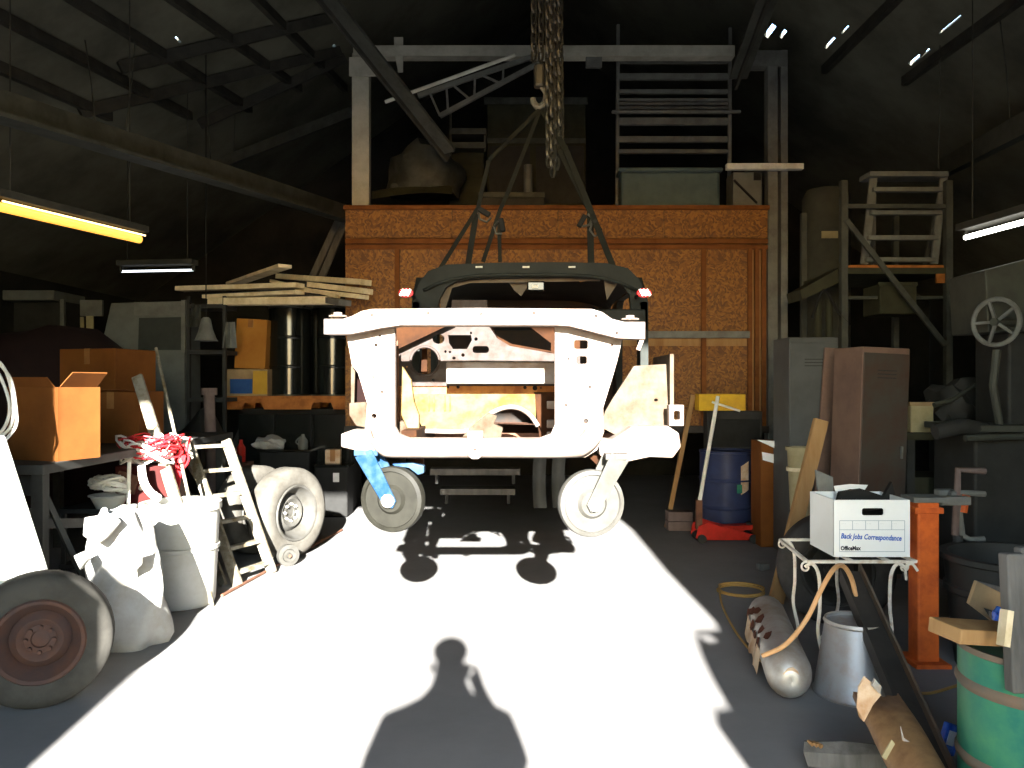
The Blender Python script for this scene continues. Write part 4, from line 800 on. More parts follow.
for (lx, ly, sg) in ((sx0+.03, sy0, 1), (sx1-.10, sy0, -1), (sx0+.11, sy1, 1), (sx1-.14, sy1, -1)):
    MB().tube(bez([(lx-.04*sg, ly, tz-.03), (lx+.0*sg, ly, tz-.012), (lx+.035*sg, ly, tz-.08), (lx+.04*sg, ly, tz-.25), (lx+.03*sg, ly, .25), (lx+.06*sg, ly, .08), (lx+.02*sg, ly, .008)], 6), .010, 8).build('leg', 'iron_white', st, smooth=True)
    MB().tube(scroll((lx-.035*sg, ly, tz-.03), .03, 1.57, turn=sg), .006, 6).build('scroll', 'iron_white', st, smooth=True)
MB().tube(bez([(sx1-.05, sy0, tz-.10), (sx1-.055, sy0, tz-.03), (sx1-.02, sy0, tz-.012), (sx1+.01, sy0, tz-.05)], 6), .008, 6).build('scroll', 'iron_white', st)
MB().tube(bez([(sx0+.07, sy0, .22), (1.78, sy0, .30), (1.85, sy0+.02, .24), (1.92, sy0, .28), (sx1-.13, sy0, .22)], 6), .008, 6).build('stretcher', 'iron_white', st)
MB().ball((1.84, sy0, .27), (.02, .02, .045), seg=10).build('finial', 'iron_white', st)
wheel((2.16, 5.35, .37), zrot(-12) @ Vector((0, -1, .02)), .37, .22, 'rubber', 'machine_dark', 'dark wheel standing behind the iron stand', lugs=True, hub='machine_dark')
# bucket, hose, canister
bu = thing('metal_tub', 'upturned galvanized metal tub on the floor before the iron stand', 'tub', (1.66, 4.05, 0)); bc_ = (P(857, 0, 4.12).x, 4.14, 0); bu.location = bc_; WM[bu.name] = Matrix.Translation(bc_)
MB().lathe([(.205, 0), (.21, .012), (.203, .02), (.148, .37), (.14, .38), (.142, .365), (0, .36)], bc_, (0, 0, 1), 40).build('shell', 'galv', bu, smooth=True)
MB().lathe([(.152, .36), (.157, .37), (.15, .385), (.142, .38)], bc_, (0, 0, 1), 40).build('rim', 'galv_bright', bu, smooth=True)
cf = thing('rusted_fender', 'silvery rounded fender with rust holes lying on the floor left of the tub', 'fender', (1.5, 4.6, 0))
A, B = Vector((P(767, 0, 5.05).x, 5.05, .135)), Vector((P(790, 0, 4.05).x, 4.08, .135)); axd = (B-A).normalized(); L = (B-A).length; sd = Vector((axd.y, -axd.x, 0)).normalized()
def fen(u, v):
    a = math.radians(-90)+math.radians(360)*v; t = u*(L+.30)-.15
    k = 1.0
    if t < 0: k = math.sqrt(max(0.0001, 1-(t/.15)**2))
    if t > L: k = math.sqrt(max(0.0001, 1-((t-L)/.15)**2))
    return A+axd*t+(sd*math.cos(a)*.115+Vector((0, 0, 1))*math.sin(a)*.125)*k
o = MB().grid(fen, 40, 24).build('shell', 'galv_bright', cf, smooth=True); o.modifiers.new('solid', 'SOLIDIFY').thickness = .004
side = -sd if sd.x > 0 else sd
MB().grid(lambda u, v: A.lerp(B, .05+.72*u)+side*(.118+.02*v+.006*math.sin(17*u))+Vector((0, 0, .02-.12*v+.012*math.sin(23*u))), 16, 4).build('torn_flange', 'rust_tan', cf)
rdm = random.Random(3)
for k in range(9):
    t = .06+.085*k; a = math.radians(20+rdm.uniform(-12, 34)); c = A.lerp(B, t)+(side*math.cos(a)+Vector((0, 0, 1))*math.sin(a))*.121; nrm = (side*math.cos(a)+Vector((0, 0, 1))*math.sin(a)); up = Vector((0, 0, 1))-nrm*nrm.z; up.normalize()
    MB().plate([(rdm.uniform(.5, 1.4)*.036*math.cos(i*1.05)*1.5, rdm.uniform(.5, 1.4)*.030*math.sin(i*1.05)) for i in range(6)], [], lambda x, y: c+axd*x+up*y, nrm*.003).build('rust_patch', 'rust_hole', cf)
c = A.lerp(B, .97); MB().plate([(rdm.uniform(.7, 1.2)*.05*math.cos(i*.9), rdm.uniform(.7, 1.2)*.035*math.sin(i*.9)) for i in range(7)], [], lambda x, y: B+axd*.10+sd*(x*.8)+Vector((0, 0, y+.03))+axd*.0, axd*.03).build('rust_patch', 'rust_tan', cf)
tag(MB().tube(bez([P(762, 656, 4.05), P(785, 645, 4.02), P(806, 620, 4.02), P(820, 592, 4.05), P(833, 570, 4.1), P(843, 566, 4.2), P(852, 580, 4.25), P(857, 605, 4.28), P(859, 624, 4.28)], 7), .0125, 8).build('orange_hose', 'orange_hose', smooth=True), 'orange hose arching over the tub and the silvery fender', 'hose')
yc = MB(); cg = G(741, 592)
pts = [cg+Vector((.17*math.cos(k*.35)*(1+.06*math.sin(k*.9)), .17*math.sin(k*.35), .008+.012*(k//18))) for k in range(44)]
pts += bez([pts[-1], G(722, 606)+Vector((0, 0, .01)), G(735, 632)+Vector((0, 0, .01)), G(752, 654)+Vector((0, 0, .01)), G(765, 668)+Vector((0, 0, .02))], 6)[1:]
yc.tube(pts, .007, 6); tag(yc.build('extension_cord', 'yellow_cord', smooth=True), 'thin yellowish cord coiled on the floor and trailing to the fender', 'cord')
tag(MB().tube(bez([G(908, 694)+Vector((0, 0, .01)), G(930, 695)+Vector((0, 0, .01)), G(955, 688)+Vector((0, 0, .01)), G(985, 678)+Vector((0, 0, .01))], 6), .008, 6).build('floor_cable', 'yellow_cord'), 'yellowish cable running on the floor behind the green barrel', 'cable')
tag(MB().box((G(763, 570).x, G(763, 570).y, .03), (.10, .06, .06), zrot(15)).build('concrete_chunk', 'dim_steel', bevel=.01), 'small pale block on the floor by the foot of the leaning board', 'block')
# dark channel and rusty pipe
dc = thing('steel_channel', 'long dark steel channel leaning towards the camera past the tub', 'channel', P(930, 768, 3.1))
a, b = P(850, 572, 4.5), P(944, 775, 3.05); b.z = .06
MB().beam(a, b, .12, .012).build('web', 'dark_channel', dc); off = Vector((.06, .012, .012)); MB().beam(a-off*.95, b-off*.95, .012, .08).build('flange', 'dark_channel', dc); MB().beam(a+off*.95, b+off*.95, .012, .08).build('flange', 'drum_rim', dc)
rp_ = thing('rusty_pipe', 'crumpled rusty brown duct with a torn bright end at the front right', 'duct', P(890, 768, 2.8))
a, b = P(886, 718, 3.15), P(948, 815, 2.6)
def duct(u, v):
    t = a.lerp(b, v); d = (b-a).normalized(); s1 = d.cross(Vector((0, 0, 1))).normalized(); s2 = s1.cross(d); an = 2*math.pi*u
    r = .088+.010*math.sin(3*an+4*v)
    if v == 0: t = t-d*(.10*abs(math.sin(an*1.5+.8))+.03*math.sin(5*an))
    return t+s1*math.cos(an)*r+s2*math.sin(an)*r*.9
o = MB().grid(duct, 28, 9, True).build('shell', 'copper_rust', rp_, smooth=True); o.modifiers.new('solid', 'SOLIDIFY').thickness = .004
MB().pp([(858, 708), (860, 686), (866, 677), (874, 683), (880, 694), (872, 706), (862, 720)], [], 3.02, .012).jitter(.006).build('torn_end', 'rust_tan', rp_)
MB().pp([(875, 679), (882, 687), (880, 694), (872, 686)], [], 3.0, .01).build('bright_lip', 'galv_bright', rp_)
MB().pp([(882, 757), (892, 740), (895, 744), (886, 760)], [], 2.66, .006).build('label_strip', 'cream', rp_)
MB().pp([(901, 727), (904, 738), (910, 742), (903, 741)], [], 2.7, .006).build('scratch', 'galv_bright', rp_)
wp = thing('split_wood', 'split grey firewood piece with an orange end at the bottom edge', 'firewood', G(845, 764))
g0 = G(842, 776); MB().lathe([(0, -.16), (.06, -.16), (.065, 0), (.055, .15), (0, .15)], (g0.x+.03, g0.y+.02, .07), (.8, -.3, .1), 7).jitter(.006).build('wood', 'grey_wood', wp)
for k in range(3): MB().box((g0.x-.105+.014*k, g0.y+.06-.01*k, .07), (.012, .03, .09), zrot(20)).build('splinter', 'wood', wp)
# blue packet
q = G(949, 757); bp_ = thing('blue_packet', 'shiny bright blue packet on the floor beside the green barrel', 'packet', q)
R = zrot(20) @ Matrix.Rotation(math.radians(22), 3, 'Y'); q = q+Vector((0, 0, .078)); MB().box(q, (.085, .03, .13), R).build('pack', 'blue_plastic', bp_, .008); MB().box(q+Vector((.0, -.018, .01)), (.04, .006, .06), R).build('label_patch', 'box_white', bp_)
# green barrel with planks
gb = Vector((1.515, 2.75, 0)); gh = .695
gb.x = P(966, 0, 2.75).x+.245
gdm = drum('green steel barrel with a rusty rim at the right front corner', gb, .245, gh, 'green_drum', 'drum_rim', (.45, .82), 'green_barrel', lid='drum_rim')
tag(MB().beam(P(944, 634, 2.68), P(1045, 640, 2.76), .15, .05).build('wood_block', 'wood', bevel=.004), 'sawn wooden plank with an orange end lying on the green barrel', 'plank')
pk = bpy.data.objects['wood_block']; pk.location.z = gh+.010
px_ = thing('weathered_post', 'grey weathered timber post leaning over the green barrel', 'post', P(1018, 690, 2.5))
MB().beam(P(1019, 692, 2.56), P(1012, 553, 2.60), .065, .05, up=(0, 1, 0)).build('timber', 'grey_wood', px_, .006); MB().beam(P(1036, 690, 2.6), P(1024, 547, 2.64), .05, .04, up=(0, 1, 0)).build('timber', 'grey_wood', px_, .006)
MB().beam(P(1003, 646, 2.52), P(1007, 610, 2.54), .02, .04, up=(0, 1, 0)).build('splinter', 'pale_wood', px_)
bpn = thing('bent_plywood', 'bent tan panel with a pointed corner behind the grey post', 'panel', P(985, 600, 3.0))
MB().pp([(969, 604), (977, 581), (1008, 596), (1010, 616), (984, 608), (993, 622)], [], 3.0, .02).build('panel', 'tan_panel', bpn, .003); MB().pp([(977, 581), (1012, 590), (1012, 600), (1000, 594)], [], 3.03, .02).build('fold', 'grey_wood', bpn); MB().beam(P(995, 612, 3.02), Vector((P(1000, 0, 3.05).x, 3.07, 0)), .03, .03).build('prop', 'grey_wood', bpn)
tag(heap('blue_rag', 'small deep blue rag tucked behind the grey post', 'rag', P(1000, 616, 2.9), (.028, .025, .03), 'blue_plastic', 4, .15), 'small deep blue rag tucked behind the grey post', 'rag')
# orange stand
os_ = thing('orange_stand', 'orange painted steel jack stand with a grey top plate right of the file box', 'jack stand', (P(928, 0, 4.6).x, 4.6, 0)); ox = P(928, 0, 4.55).x; oz = P(0, 503, 4.5).z
MB().box((ox, 4.6, oz/2), (.125, .12, oz)).build('post', 'orange_steel', os_, .012); MB().box((ox, 4.6, oz+.012), (.19, .16, .03)).build('top_plate', 'dim_steel', os_, .004); MB().box((ox, 4.6, .012), (.20, .24, .024)).build('base_plate', 'orange_steel', os_, .004)
MB().box((ox, 4.6, oz-.05), (.165, .14, .035)).build('collar', 'orange_steel', os_, .005)
MB().beam((ox+.09, 4.6, oz+.0), (ox+.26, 4.6, oz+.0), .06, .05).build('side_arm', 'dim_steel', os_, .006)
# bent pipes of a vise
pvz = thing('bent_pipe_frame', 'rusty bent pipe crank standing right of the orange stand', 'pipe', (P(960, 0, 5.0).x, 5.0, 0))
PD = 5.0
for pts, m, r in (([(985, 471), (958, 470), (957, 500), (955, 535)], 'pink_grey', .022), ([(950, 493), (958, 500), (962, 535), (970, 540), (984, 539)], 'dim_steel', .02), ([(950, 493), (968, 493), (985, 494)], 'dim_steel', .018), ([(965, 495), (962, 512)], 'orange_steel', .03), ([(958, 535), (958, 384+1.6*F/PD)], 'machine_dark', .03)):
    MB().tube([P(x, y, PD) for x, y in pts], r, 8).build('pipe', m, pvz, smooth=True)
MB().pbox(940, 490, 958, 506, PD+.03, .08).build('clamp', 'dim_steel', pvz, .01)
tb3 = thing('dark_tub', 'wide dark round tub behind the green barrel', 'tub', (P(1005, 0, 4.4).x, 4.4, 0)); tc_ = (P(1005, 0, 4.4).x+.12, 4.5, 0)
MB().lathe([(0, .0), (.30, 0), (.36, .6), (.385, .61), (.385, .64), (.34, .64), (.29, .03), (0, .03)], tc_, (0, 0, 1), 36).build('shell', 'machine_dark', tb3, smooth=True); MB().lathe([(.345, .42), (.36, .43), (.36, .46), (.345, .47)], tc_, (0, 0, 1), 36).build('hoop', 'machine_dark', tb3, smooth=True)
# bandsaw
bs = thing('bandsaw', 'tall grey machine with a spoked handwheel at the right edge', 'machine', (P(1020, 0, 6).x, 6.2, 0))
MB().plate([(985, 270), (1070, 248), (1070, 330), (988, 332)], [], lambda x, y: P(x, y, 6.0), (0, .5, 0)).build('upper_housing', 'machine', bs, .01)
zc = P(0, 430, 6.1).z
MB().box((P(1040, 0, 6.1).x, 6.35, (zc+P(0, 330, 6).z)/2), (.45, .45, P(0, 330, 6).z-zc)).build('column', 'machine_dark', bs, .02)
MB().box((P(1020, 0, 6.1).x, 6.35, zc/2), (.75, .6, zc)).build('base', 'machine_dark', bs, .02); MB().box((P(1010, 0, 6.1).x, 6.25, zc+.02), (.8, .7, .05)).build('table', 'machine', bs, .008)
wcn = P(996, 322, 5.9); wax = Vector((-1, -.55, 0)).normalized(); uu = Vector((0, 0, 1)); vv_ = wax.cross(uu)
hw = MB().tube([wcn+(uu*math.sin(k*.2618)+vv_*math.cos(k*.2618))*.17 for k in range(24)], .018, 8, True).build('handwheel', 'dim_steel', bs, smooth=True)
for k in range(5): MB().beam(wcn, wcn+(uu*math.sin(k*1.2566)+vv_*math.cos(k*1.2566))*.17, .02, .02).build('spoke', 'dim_steel', hw)
MB().cyl(wcn+wax*.03, wcn-wax*.25, .03, n=12).build('shaft', 'machine', hw)
MB().tube([P(997, 350, 5.95), P(993, 385, 5.95), P(1000, 428, 6.0)], .03, 8).build('arm', 'machine', bs, smooth=True); MB().tube([P(965, 438, 5.9), P(1030, 436, 5.95)], .025, 8).build('bar', 'machine', bs); MB().tube([P(935, 432, 5.9), P(962, 426, 5.9), P(985, 430, 6.0)], .06, 10).build('motor', 'machine_dark', bs, smooth=True)
# machine clutter in the middle right
dk = thing('dark_bench', 'dark low bench between the brown locker and the grey machine', 'bench', (P(950, 0, 6.9).x, 7.0, 0)); zk = P(0, 433, 6.7).z
MB().box((P(950, 0, 6.9).x, 7.05, zk-.03), (.95, .7, .06)).build('top', 'olive', dk)
for sx in (-.43, .43):
    for sy in (-.3, .3): MB().box((P(950, 0, 6.9).x+sx, 7.05+sy, zk/2-.03), (.07, .07, zk-.06)).build('leg', 'machine_dark', dk)
MB().box((P(955, 0, 6.9).x, 7.1, zk*.4), (.85, .5, zk*.55)).build('drawer_unit', 'olive', dk, .01)
dim_box('cream_canister', 'small cream-yellow box on the dark bench beside the brown locker', 'box', (911, 404, 934, 433), 6.78, .2, 'cream', (('lid', (910, 402, 935, 406), 'tan_panel'),))
tag(MB().tube([P(934, 405, 6.75), P(952, 400, 6.8), P(975, 385, 6.9)], .022, 8).build('pry_bar', 'machine'), 'grey bar sticking up from the cream-yellow box', 'bar')
heap('engine_block', 'dim lump of machine parts on the dark bench', 'machine part', (P(958, 0, 7).x, 7.05, zk+.16), (.25, .22, .27), 'machine_dark', 17, .22)
# lockers
def locker(label, base, size, yaw, tilt, front, side_m, doors):
    b = Vector(base); t = thing('metal_locker', label, 'locker', b); R = zrot(yaw) @ Matrix.Rotation(math.radians(tilt), 3, 'Y'); sx, sy, sz = size
    f = lambda x, y, z: b+R @ Vector((x, y, z))
    MB().box(f(0, 0, sz/2), size, R).build('body', side_m, t, .006)
    for k in range(doors):
        w_ = sx/doors; xx = -sx/2+w_*(k+.5)
        d_ = MB().box(f(xx, -sy/2-.008, sz*.5), (w_-.015, .016, sz*.95), R).build('door', front, t, .004); MB().box(f(xx+w_*.36, -sy/2-.025, sz*.55), (.015, .02, .10), R).build('handle', 'dim_steel', d_)
        for j in range(3): MB().box(f(xx, -sy/2-.018, sz*.90-.03*j), (w_*.4, .006, .008), R).build('vent', 'machine_dark', d_)
    return t
locker('grey metal locker standing behind the brown one', (P(816, 0, 7.3).x, 7.58, 0), (.45, .45, 2.03), 0, 0, 'locker_grey', 'locker_grey', 1)
locker('brown-grey metal locker leaning left in front of the grey one', (P(890, 0, 6.4).x-.06, 6.75, 0.0), (.42, .42, 1.9), 9, 2.2, 'locker_brown', 'locker_pink', 1)  # side coloured paler than the door to show light falling on it
tag(MB().beam(to_floor(P(831, 348, 7.28), P(826, 420, 7.26)), P(831, 348, 7.28), .12, .03, up=(0, 1, 0)).build('brown_board', 'locker_pink', bevel=.004), 'narrow pinkish brown board leaning between the two lockers', 'board')
tp = P(821, 420, 6.0)
tag(MB().beam(to_floor(tp, P(780, 585, 5.85)), tp, .105, .05, up=(0, 1, 0)).build('leaning_board', 'wood', bevel=.004), 'long yellow-brown wooden board leaning in front of the lockers', 'board')
# blue barrel area
bd_ = drum('dark blue barrel behind the red floor jack', (P(724, 0, 8.75).x, 8.64, 0), .29, .88, 'blue_drum', 'blue_drum', name='blue_barrel')
sq = P(738, 476, 8.5); MB().grid(lambda u, v: Vector((P(724, 0, 8.75).x+.293*math.sin(.25+.35*u), 8.64-.293*math.cos(.25+.35*u), P(0, 465, 8.5).z-.30*v+.05*u)), 5, 4).build('sticker', 'rust_tan', bd_); MB().grid(lambda u, v: Vector((P(724, 0, 8.75).x+.294*math.sin(.1+.2*u), 8.64-.294*math.cos(.1+.2*u), P(0, 483, 8.5).z-.09*v)), 4, 3).build('sticker', 'green_drum', bd_)
tcar = thing('tall_brown_carton', 'tall brown carton with a white paper hanging on it beside the blue barrel', 'box', (P(772, 0, 7.9).x, 8.0, 0)); tzz = P(0, 442, 7.8).z
MB().box((P(775, 0, 7.9).x, 8.0, tzz/2), (.32, .32, tzz)).build('body', 'cardboard', tcar, .006); MB().plate([(762, 452), (777, 455), (783, 446), (786, 452), (784, 466), (763, 460)], [], lambda x, y: P(x, y, 7.79), (0, .006, 0)).build('paper', 'paper', tcar); MB().plate([(757, 440), (778, 441), (786, 447), (783, 456), (778, 450), (768, 445)], [], lambda x, y: P(x, y, 7.77), (0, .006, 0)).build('paper', 'paper', tcar)
bkt = thing('cream_bucket', 'cream fluted bucket wedged between the brown carton and the leaning board', 'bucket', (P(799, 0, 7).x, 7.0, 0)); ux = P(801, 0, 7.0).x; uz = P(0, 448, 6.9).z
MB().lathe([(0, 0), (.06, 0), (.11, uz-.03), (.125, uz-.03), (.125, uz), (.10, uz), (.05, .03), (0, .03)], (ux, 7.02, 0), (0, 0, 1), 18).build('shell', 'cream', bkt, smooth=True); MB().lathe([(.10, uz*.8), (.118, uz*.8), (.118, uz*.83), (.10, uz*.83)], (ux, 7.02, 0), (0, 0, 1), 18).build('band', 'pale_wood', bkt)
fj = thing('floor_jack', 'red trolley jack with a long white handle on the floor', 'jack', G(722, 534)); jx0, jx1 = G(693, 541).x, G(755, 541).x; jy = G(722, 541).y
for s in (-.12, .12): MB().plate([(jx0, .05), (jx0+.03, .17), (jx0+.12, .21), (jx0+.25, .17), (jx1, .08), (jx1, .03), (jx0+.05, .03)], [], lambda x, z: Vector((x, jy+s, z)), (0, .015, 0)).build('side_frame', 'red_paint', fj, .003)
for x in (jx0+.06, jx1-.05): MB().cyl((x, jy-.15, .045), (x, jy+.16, .045), .045, n=14).build('roller', 'machine_dark', fj)
MB().beam((jx0+.18, jy, .13), (jx1-.02, jy, .15), .12, .05).build('lift_arm', 'red_paint', fj); MB().cyl((jx1-.04, jy, .14), (jx1-.04, jy, .19), .05, n=14).build('saddle', 'machine_dark', fj)
MB().beam((jx0+.06, jy, .12), P(699, 500, jy), .06, .05, up=(0, 1, 0)).build('handle_socket', 'rust_brown', fj); hd = MB().tube([P(699, 505, jy), P(718, 396, jy)], .02, 8).build('handle', 'white_steel', fj, smooth=True); MB().tube([P(712, 402, jy), P(740, 411, jy)], .012, 6).build('crossbar', 'white_steel', hd)
yb = thing('dark_chest', 'dark tool chest behind the blue barrel', 'chest', (P(728, 0, 9).x, 9.1, 0)); 
zc2 = P(0, 411, 9.0).z; LDx = P(735, 0, 8.95).x
MB().box((LDx, 9.13 if False else 8.93+.12, zc2/2), (.62, .18, zc2)).build('body', 'machine_dark', yb, .01)
for k in range(3): MB().box((LDx, 8.95, zc2*(.25+.28*k)), (.56, .012, zc2*.24)).build('drawer', 'black_matte', yb, .004)
tag(MB().pbox(699, 394, 746, 410.8, 8.9, .22).build('yellow_case', 'yellow_paint', bevel=.012), 'yellow case lying on the dark tool chest', 'case')
for k, (x0, y0, x1, y1) in enumerate(((667, 518, 691, 528), (668, 509, 690, 517.5))):
    d = 8.8; p = P(x0, y0, d); q = P(x1, y1, d); z0 = 0 if k == 0 else .105
    tag(MB().box(((p.x+q.x)/2, d, z0+.05), (.27, .18, .10)).build('brick_block', 'pink_grey', bevel=.006), ['lower of two pinkish blocks left of the red jack', 'upper of two pinkish blocks left of the red jack'][k], 'block', 'stacked blocks by the jack')
wr = thing('wood_stake', 'thin wooden stake leaning on the OSB wall behind the car body', 'stake', (P(684, 0, 9).x, 8.95, 0)); MB().beam(to_floor(P(693, 395, 9.08), P(686, 430, 9.04)), P(693, 395, 9.08), .05, .03, up=(0, 1, 0)).build('stake', 'wood', wr)
# pallet rack behind the lockers
pr = thing('storage_rack', 'tall steel storage rack with diagonal brace behind the lockers', 'rack', (P(895, 0, 8).x, 8.3, 0)); RD = 8.0
for x, yt, d in ((843.5, 181, RD), (948, 181, RD)): p = P(x, yt, d); MB().box((p.x, d, p.z/2), (.065, .065, p.z)).build('upright', 'grey_steel', pr)
for x in (843.5, 948): p = P(x, 190, RD); MB().box((p.x, 9.1, p.z/2), (.06, .06, p.z)).build('upright', 'grey_steel', pr)
MB().beam(P(846, 220, RD-.04), P(945, 345, RD-.04), .05, .03, up=(0, 1, 0)).build('brace', 'grey_steel', pr); MB().pbox(844, 204, 948, 208, RD-.02, .05).build('rail', 'grey_steel', pr)
shz = P(0, 268, RD).z
MB().box((P(895, 0, RD).x, 8.55, shz-.03), (P(948, 0, RD).x-P(843, 0, RD).x, 1.15, .06)).build('shelf', 'olive', pr); MB().pbox(845, 265, 944, 269, RD-.02, .03).build('shelf_edge', 'orange_wood', pr); MB().pbox(937, 270, 945, 283, RD-.02, .03).build('orange_tag', 'orange_wood', pr)
MB().pp([(800, 290), (845, 265), (845, 280), (802, 300)], [], RD+.1, .4).build('side_shelf', 'olive', pr); MB().pbox(848, 296, 990, 299, RD+.2, .04).build('rail', 'grey_steel', pr)
sl = thing('shelf_ladder', 'pale aluminium step ladder standing on the tall storage rack', 'ladder', (P(900, 0, 8.2).x, 8.3, shz))
for a, b in (((874, 173), (864, 264)), ((944, 173), (934, 264))):
    MB().beam(P(*b, 8.15), P(*a, 8.15), .075, .03, up=(0, 1, 0)).build('rail', 'dim_steel', sl, .004); MB().beam(P(b[0]-9 if b[0] > 900 else b[0]+9, 264, 8.6), P(a[0], a[1]+3, 8.2), .04, .03, up=(0, 1, 0)).build('back_rail', 'dim_steel', sl)
for y, k in ((190, .2), (213, .44), (238, .7), (260, .94)): MB().beam(P(874-10*k, y, 8.13), P(944-10*k, y, 8.13), .08, .045).build('tread', 'dim_steel', sl, .004)
MB().pbox(870, 171, 949, 176, 8.05, .25).build('top_cap', 'dim_steel', sl, .006)
dim_box('rack_bin', 'dim grey bin hanging below the rack shelf', 'bin', (880, 284, 917, 314), 8.15, .4, 'olive', (('rim', (879, 282, 918, 286), 'olive'),))
tnk = thing('dark_tank', 'dark blue-grey tank standing left of the rack upright', 'tank', (P(826, 0, 9.5).x, 9.5, 0)); tx = P(826, 0, 9.5).x; tz1 = P(0, 188, 9.5).z
MB().lathe([(0, 0), (.27, 0), (.27, tz1-.12), (.22, tz1-.03), (.08, tz1), (0, tz1)], (tx, 9.5, 0), (0, 0, 1), 28).build('shell', 'machine', tnk, smooth=True); MB().pbox(822, 231, 838, 238, 9.22, .02).build('label_plate', 'cream', tnk)
vp = thing('upright_pipes', 'pair of dim upright pipes behind the grey locker', 'pipe', (P(824, 0, 8.1).x, 8.05, 0))
for x in (818, 829): p = P(x, 300, 8.05); MB().cyl((p.x, 8.05, 0), (p.x, 8.05, p.z), .035, n=10).build('pipe', 'olive', vp)
tag(MB().tube(bez([P(812, 318, 7.98), P(824, 290, 7.98), P(838, 312, 7.98), P(850, 325, 7.98)], 5), .014, 6).build('dark_hose', 'black_matte'), 'dark hose looped over the upright pipes', 'hose')
# far blue clothing seen under the car body
oj = thing('blue_overalls', 'faded blue overalls hanging at the OSB wall under the car body', 'overalls', (P(543, 0, 9).x, 9.1, .3))
for x0 in (534, 553): MB().grid(lambda u, v: P(x0+13*u-1.5*math.sin(3*v), 452+56*v, 9.06-.05*math.sin(math.pi*u)-.02*math.sin(9*v+x0)), 7, 8).build('trouser_leg', 'locker_grey', oj, smooth=True)
for k, (x0, x1, y, lab) in enumerate(((430, 520, 472, 'dim plank shelf on the wall below the car body, upper one'), (440, 515, 492, 'dim plank shelf on the wall below the car body, lower one'))):
    t = thing('plank_shelf', lab, 'shelf', P((x0+x1)/2, y, 9.05)); MB().pbox(x0, y-3, x1, y+3, 8.95, .25).build('plank', 'grey_wood', t); MB().pbox(x0+5, y+3, x0+8, y+12, 9.0, .2).build('bracket', 'machine_dark', t); MB().pbox(x1-8, y+3, x1-5, y+12, 9.0, .2).build('bracket', 'machine_dark', t)

# ------------------------------------------------------------ by the door, behind the photographer
pls = thing('sun_blocker_left', 'added unseen sheet blocking the sun at the left of the doorway behind the camera', 'sheet', (-2.2, -1.6, 0))  # added out of view, outline shapes the left edge of the sun patch
MB().plate([(-3.2, 0), (-1.67, 0), (-1.67, 2.5), (-2.02, 2.8), (-2.12, 2.66), (-3.2, 2.62)], [], lambda x, z: Vector((x, -1.6, z)), (0, .02, 0)).build('panel', 'wood', pls)
MB().beam((-2.9, -1.62, 0), (-2.9, -1.62, 2.6), .06, .04, up=(0, 1, 0)).build('batten', 'wood', pls)
jk = thing('sun_blocker_right', 'added unseen jagged sheet blocking the sun at the right of the doorway behind the camera', 'sheet', (1.7, -1.6, 0))  # added out of view, jagged cut gives the sun patch its right edge
def sun_edge(px, py, y=-1.6):
    g = G(px, py); k = (g.y-y); return (g.x-SUN.x*k, -SUN.z*k)
rag = [sun_edge(*q) for q in ((746, 767), (715, 724), (714, 710), (728, 707), (711, 677), (701, 656), (696, 640), (696, 631), (717, 630), (715, 622), (665, 570), (625, 522))]
MB().plate([(rag[0][0], 0)]+rag+[(2.25, 4.05), (2.6, 4.05), (2.6, 0)], [[sun_edge(*q) for q in oval(708, 638.5, 7, 3, 10)]], lambda x, z: Vector((x, -1.6, z)), (0, .008, 0)).build('sheet', 'grey_steel', jk)
MB().beam((2.3, -1.62, 0), (2.3, -1.62, 3.9), .06, .04, up=(0, 1, 0)).build('batten', 'wood', jk)
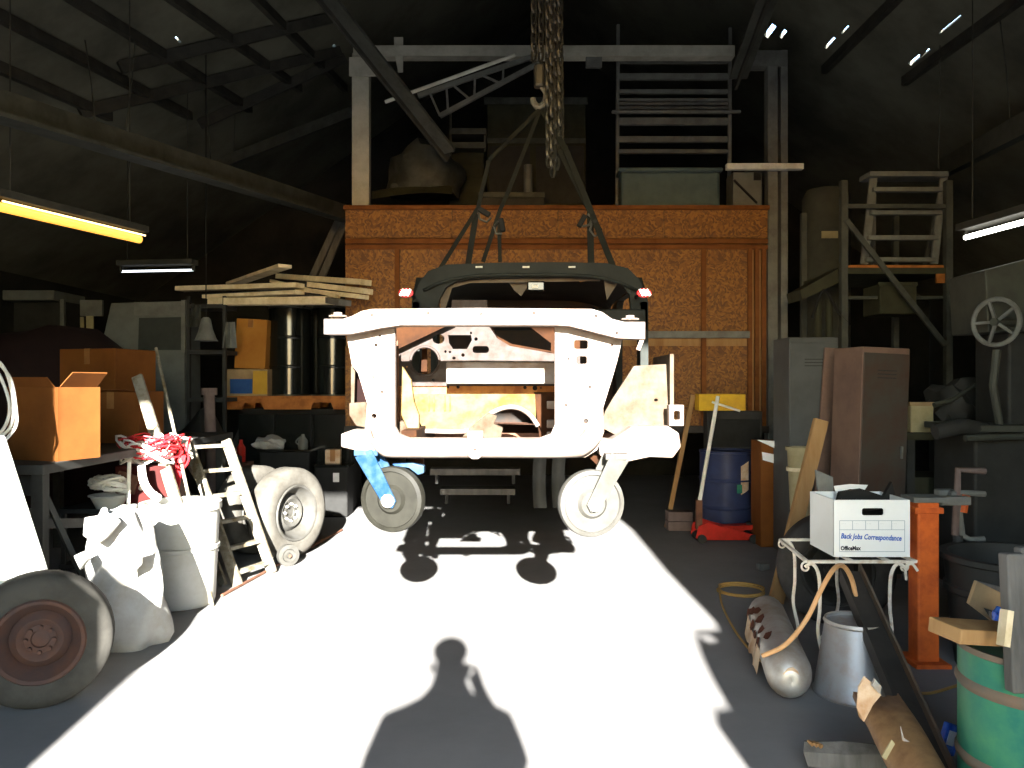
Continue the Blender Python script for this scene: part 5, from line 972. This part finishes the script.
# the photographer
def person():
    V = []; E = []; R = []
    def v(x, y, z, r, p=None):
        V.append((x, y, z)); R.append(r if isinstance(r, tuple) else (r, r))
        if p is not None: E.append((p, len(V)-1))
        return len(V)-1
    cx, cy = -.012, -.36
    pel = v(cx, cy, .98, (.21, .15)); wst = v(cx, cy, 1.14, (.26, .17), pel); chs = v(cx, cy+.01, 1.32, (.29, .18), wst); upc = v(cx, cy+.01, 1.45, (.24, .13), chs)
    nk = v(cx, cy+.03, 1.565, .12, upc); jw = v(cx, cy+.07, 1.65, .088, nk); hd_ = v(cx, cy+.08, 1.73, (.095, .105), jw); ht = v(cx, cy+.07, 1.82, (.08, .085), hd_)
    nose = v(cx, cy+.20, 1.69, .012, hd_)
    for s in (-1, 1):
        hp = v(cx+s*.10, cy, .92, .095, pel); kn = v(cx+s*.13, cy+.02, .50, .065, hp); an = v(cx+s*.14, cy-.02, .09, .045, kn); v(cx+s*.16, cy+.15, .04, .04, an)
    sR = v(cx+.24, cy+.01, 1.42, .11, upc); eR = v(cx+.27, cy+.15, 1.25, .08, sR); wR = v(.125, -.10, 1.52, .034, eR); pR = v(.105, -.08, 1.57, .036, wR)
    sL = v(cx-.25, cy+.01, 1.42, .11, upc); eL = v(cx-.31, cy+.06, 1.20, .085, sL); wL = v(cx-.06, cy+.26, 1.28, .036, eL); pL = v(cx-.02, cy+.28, 1.30, .036, wL)
    for pw, base, sgn in ((pR, Vector((.105, -.08, 1.57)), 1), (pL, Vector((cx-.02, cy+.28, 1.30)), 1)):
        for k in range(4):
            a = v(base.x+.018, base.y+.012*k-.015, base.z+.035, .010, pw); b_ = v(base.x+.0, base.y+.012*k-.012, base.z+.058, .009, a); v(base.x-.026+.004*k, base.y+.012*k-.01, base.z+.052-.004*k, .008, b_)
        a = v(base.x-.02, base.y-.025, base.z+.01, .011, pw); v(base.x-.04, base.y-.02, base.z+.03, .009, a)
    me = bpy.data.meshes.new('body'); me.from_pydata(V, E, []); o = bpy.data.objects.new('body', me); COL.objects.link(o)
    md = o.modifiers.new('skin', 'SKIN'); md.use_smooth_shade = True
    for i, sv in enumerate(me.skin_vertices[0].data): sv.radius = R[i]; sv.use_root = (i == 0)
    o.modifiers.new('sub', 'SUBSURF').levels = 1; o.modifiers['sub'].render_levels = 1
    dg = bpy.context.evaluated_depsgraph_get(); m2 = bpy.data.meshes.new_from_object(o.evaluated_get(dg)); bpy.data.objects.remove(o)
    m2.materials.clear()
    for n in ('skin', 'jacket', 'jeans', 'black_matte'): m2.materials.append(MATS[n])
    for p in m2.polygons:
        c = p.center; hand = (c.y > -.125 and c.z > 1.24)
        p.material_index = 0 if (c.z > 1.57 and not c.x > .2) or hand else (1 if c.z > .95 else (2 if c.z > .10 else 3))
    ob = bpy.data.objects.new('body', m2); COL.objects.link(ob)
    return ob
pe = thing('person', 'person in a dark jacket and jeans standing in the doorway taking the photograph', 'person', (-.012, -.36, 0))
bo = person(); bo.parent = pe; bo.matrix_basis = Matrix.Translation((.012, .36, 0)); WM[bo.name] = Matrix()
MB().ball((-.012, -.29, 1.80), (.105, .12, .085), seg=16).build('hair', 'hair', pe, smooth=True)
for s in (-1, 1):
    MB().ball((-.012+s*.10, -.29, 1.70), (.014, .025, .034), seg=10).build('ear', 'skin', pe, smooth=True); MB().ball((-.012+s*.034, -.185, 1.725), .013, seg=8).build('eye', 'paper', pe, smooth=True)
MB().box((-.012, -.192, 1.645), (.05, .012, .012)).build('mouth', 'red_paint', pe, .004)
ph = thing('phone', 'phone held up by the person taking the photograph', 'phone', (0, -.05, 1.53)); MB().box((.0, -.055, 1.60), (.15, .009, .075)).build('body', 'black_gloss', ph, .003); MB().box((0, -.0605, 1.60), (.14, .002, .068)).build('screen', 'glass_dark', ph); MB().cyl((0, -.051, 1.60), (0, -.046, 1.60), .006, n=12).build('lens', 'black_gloss', ph)
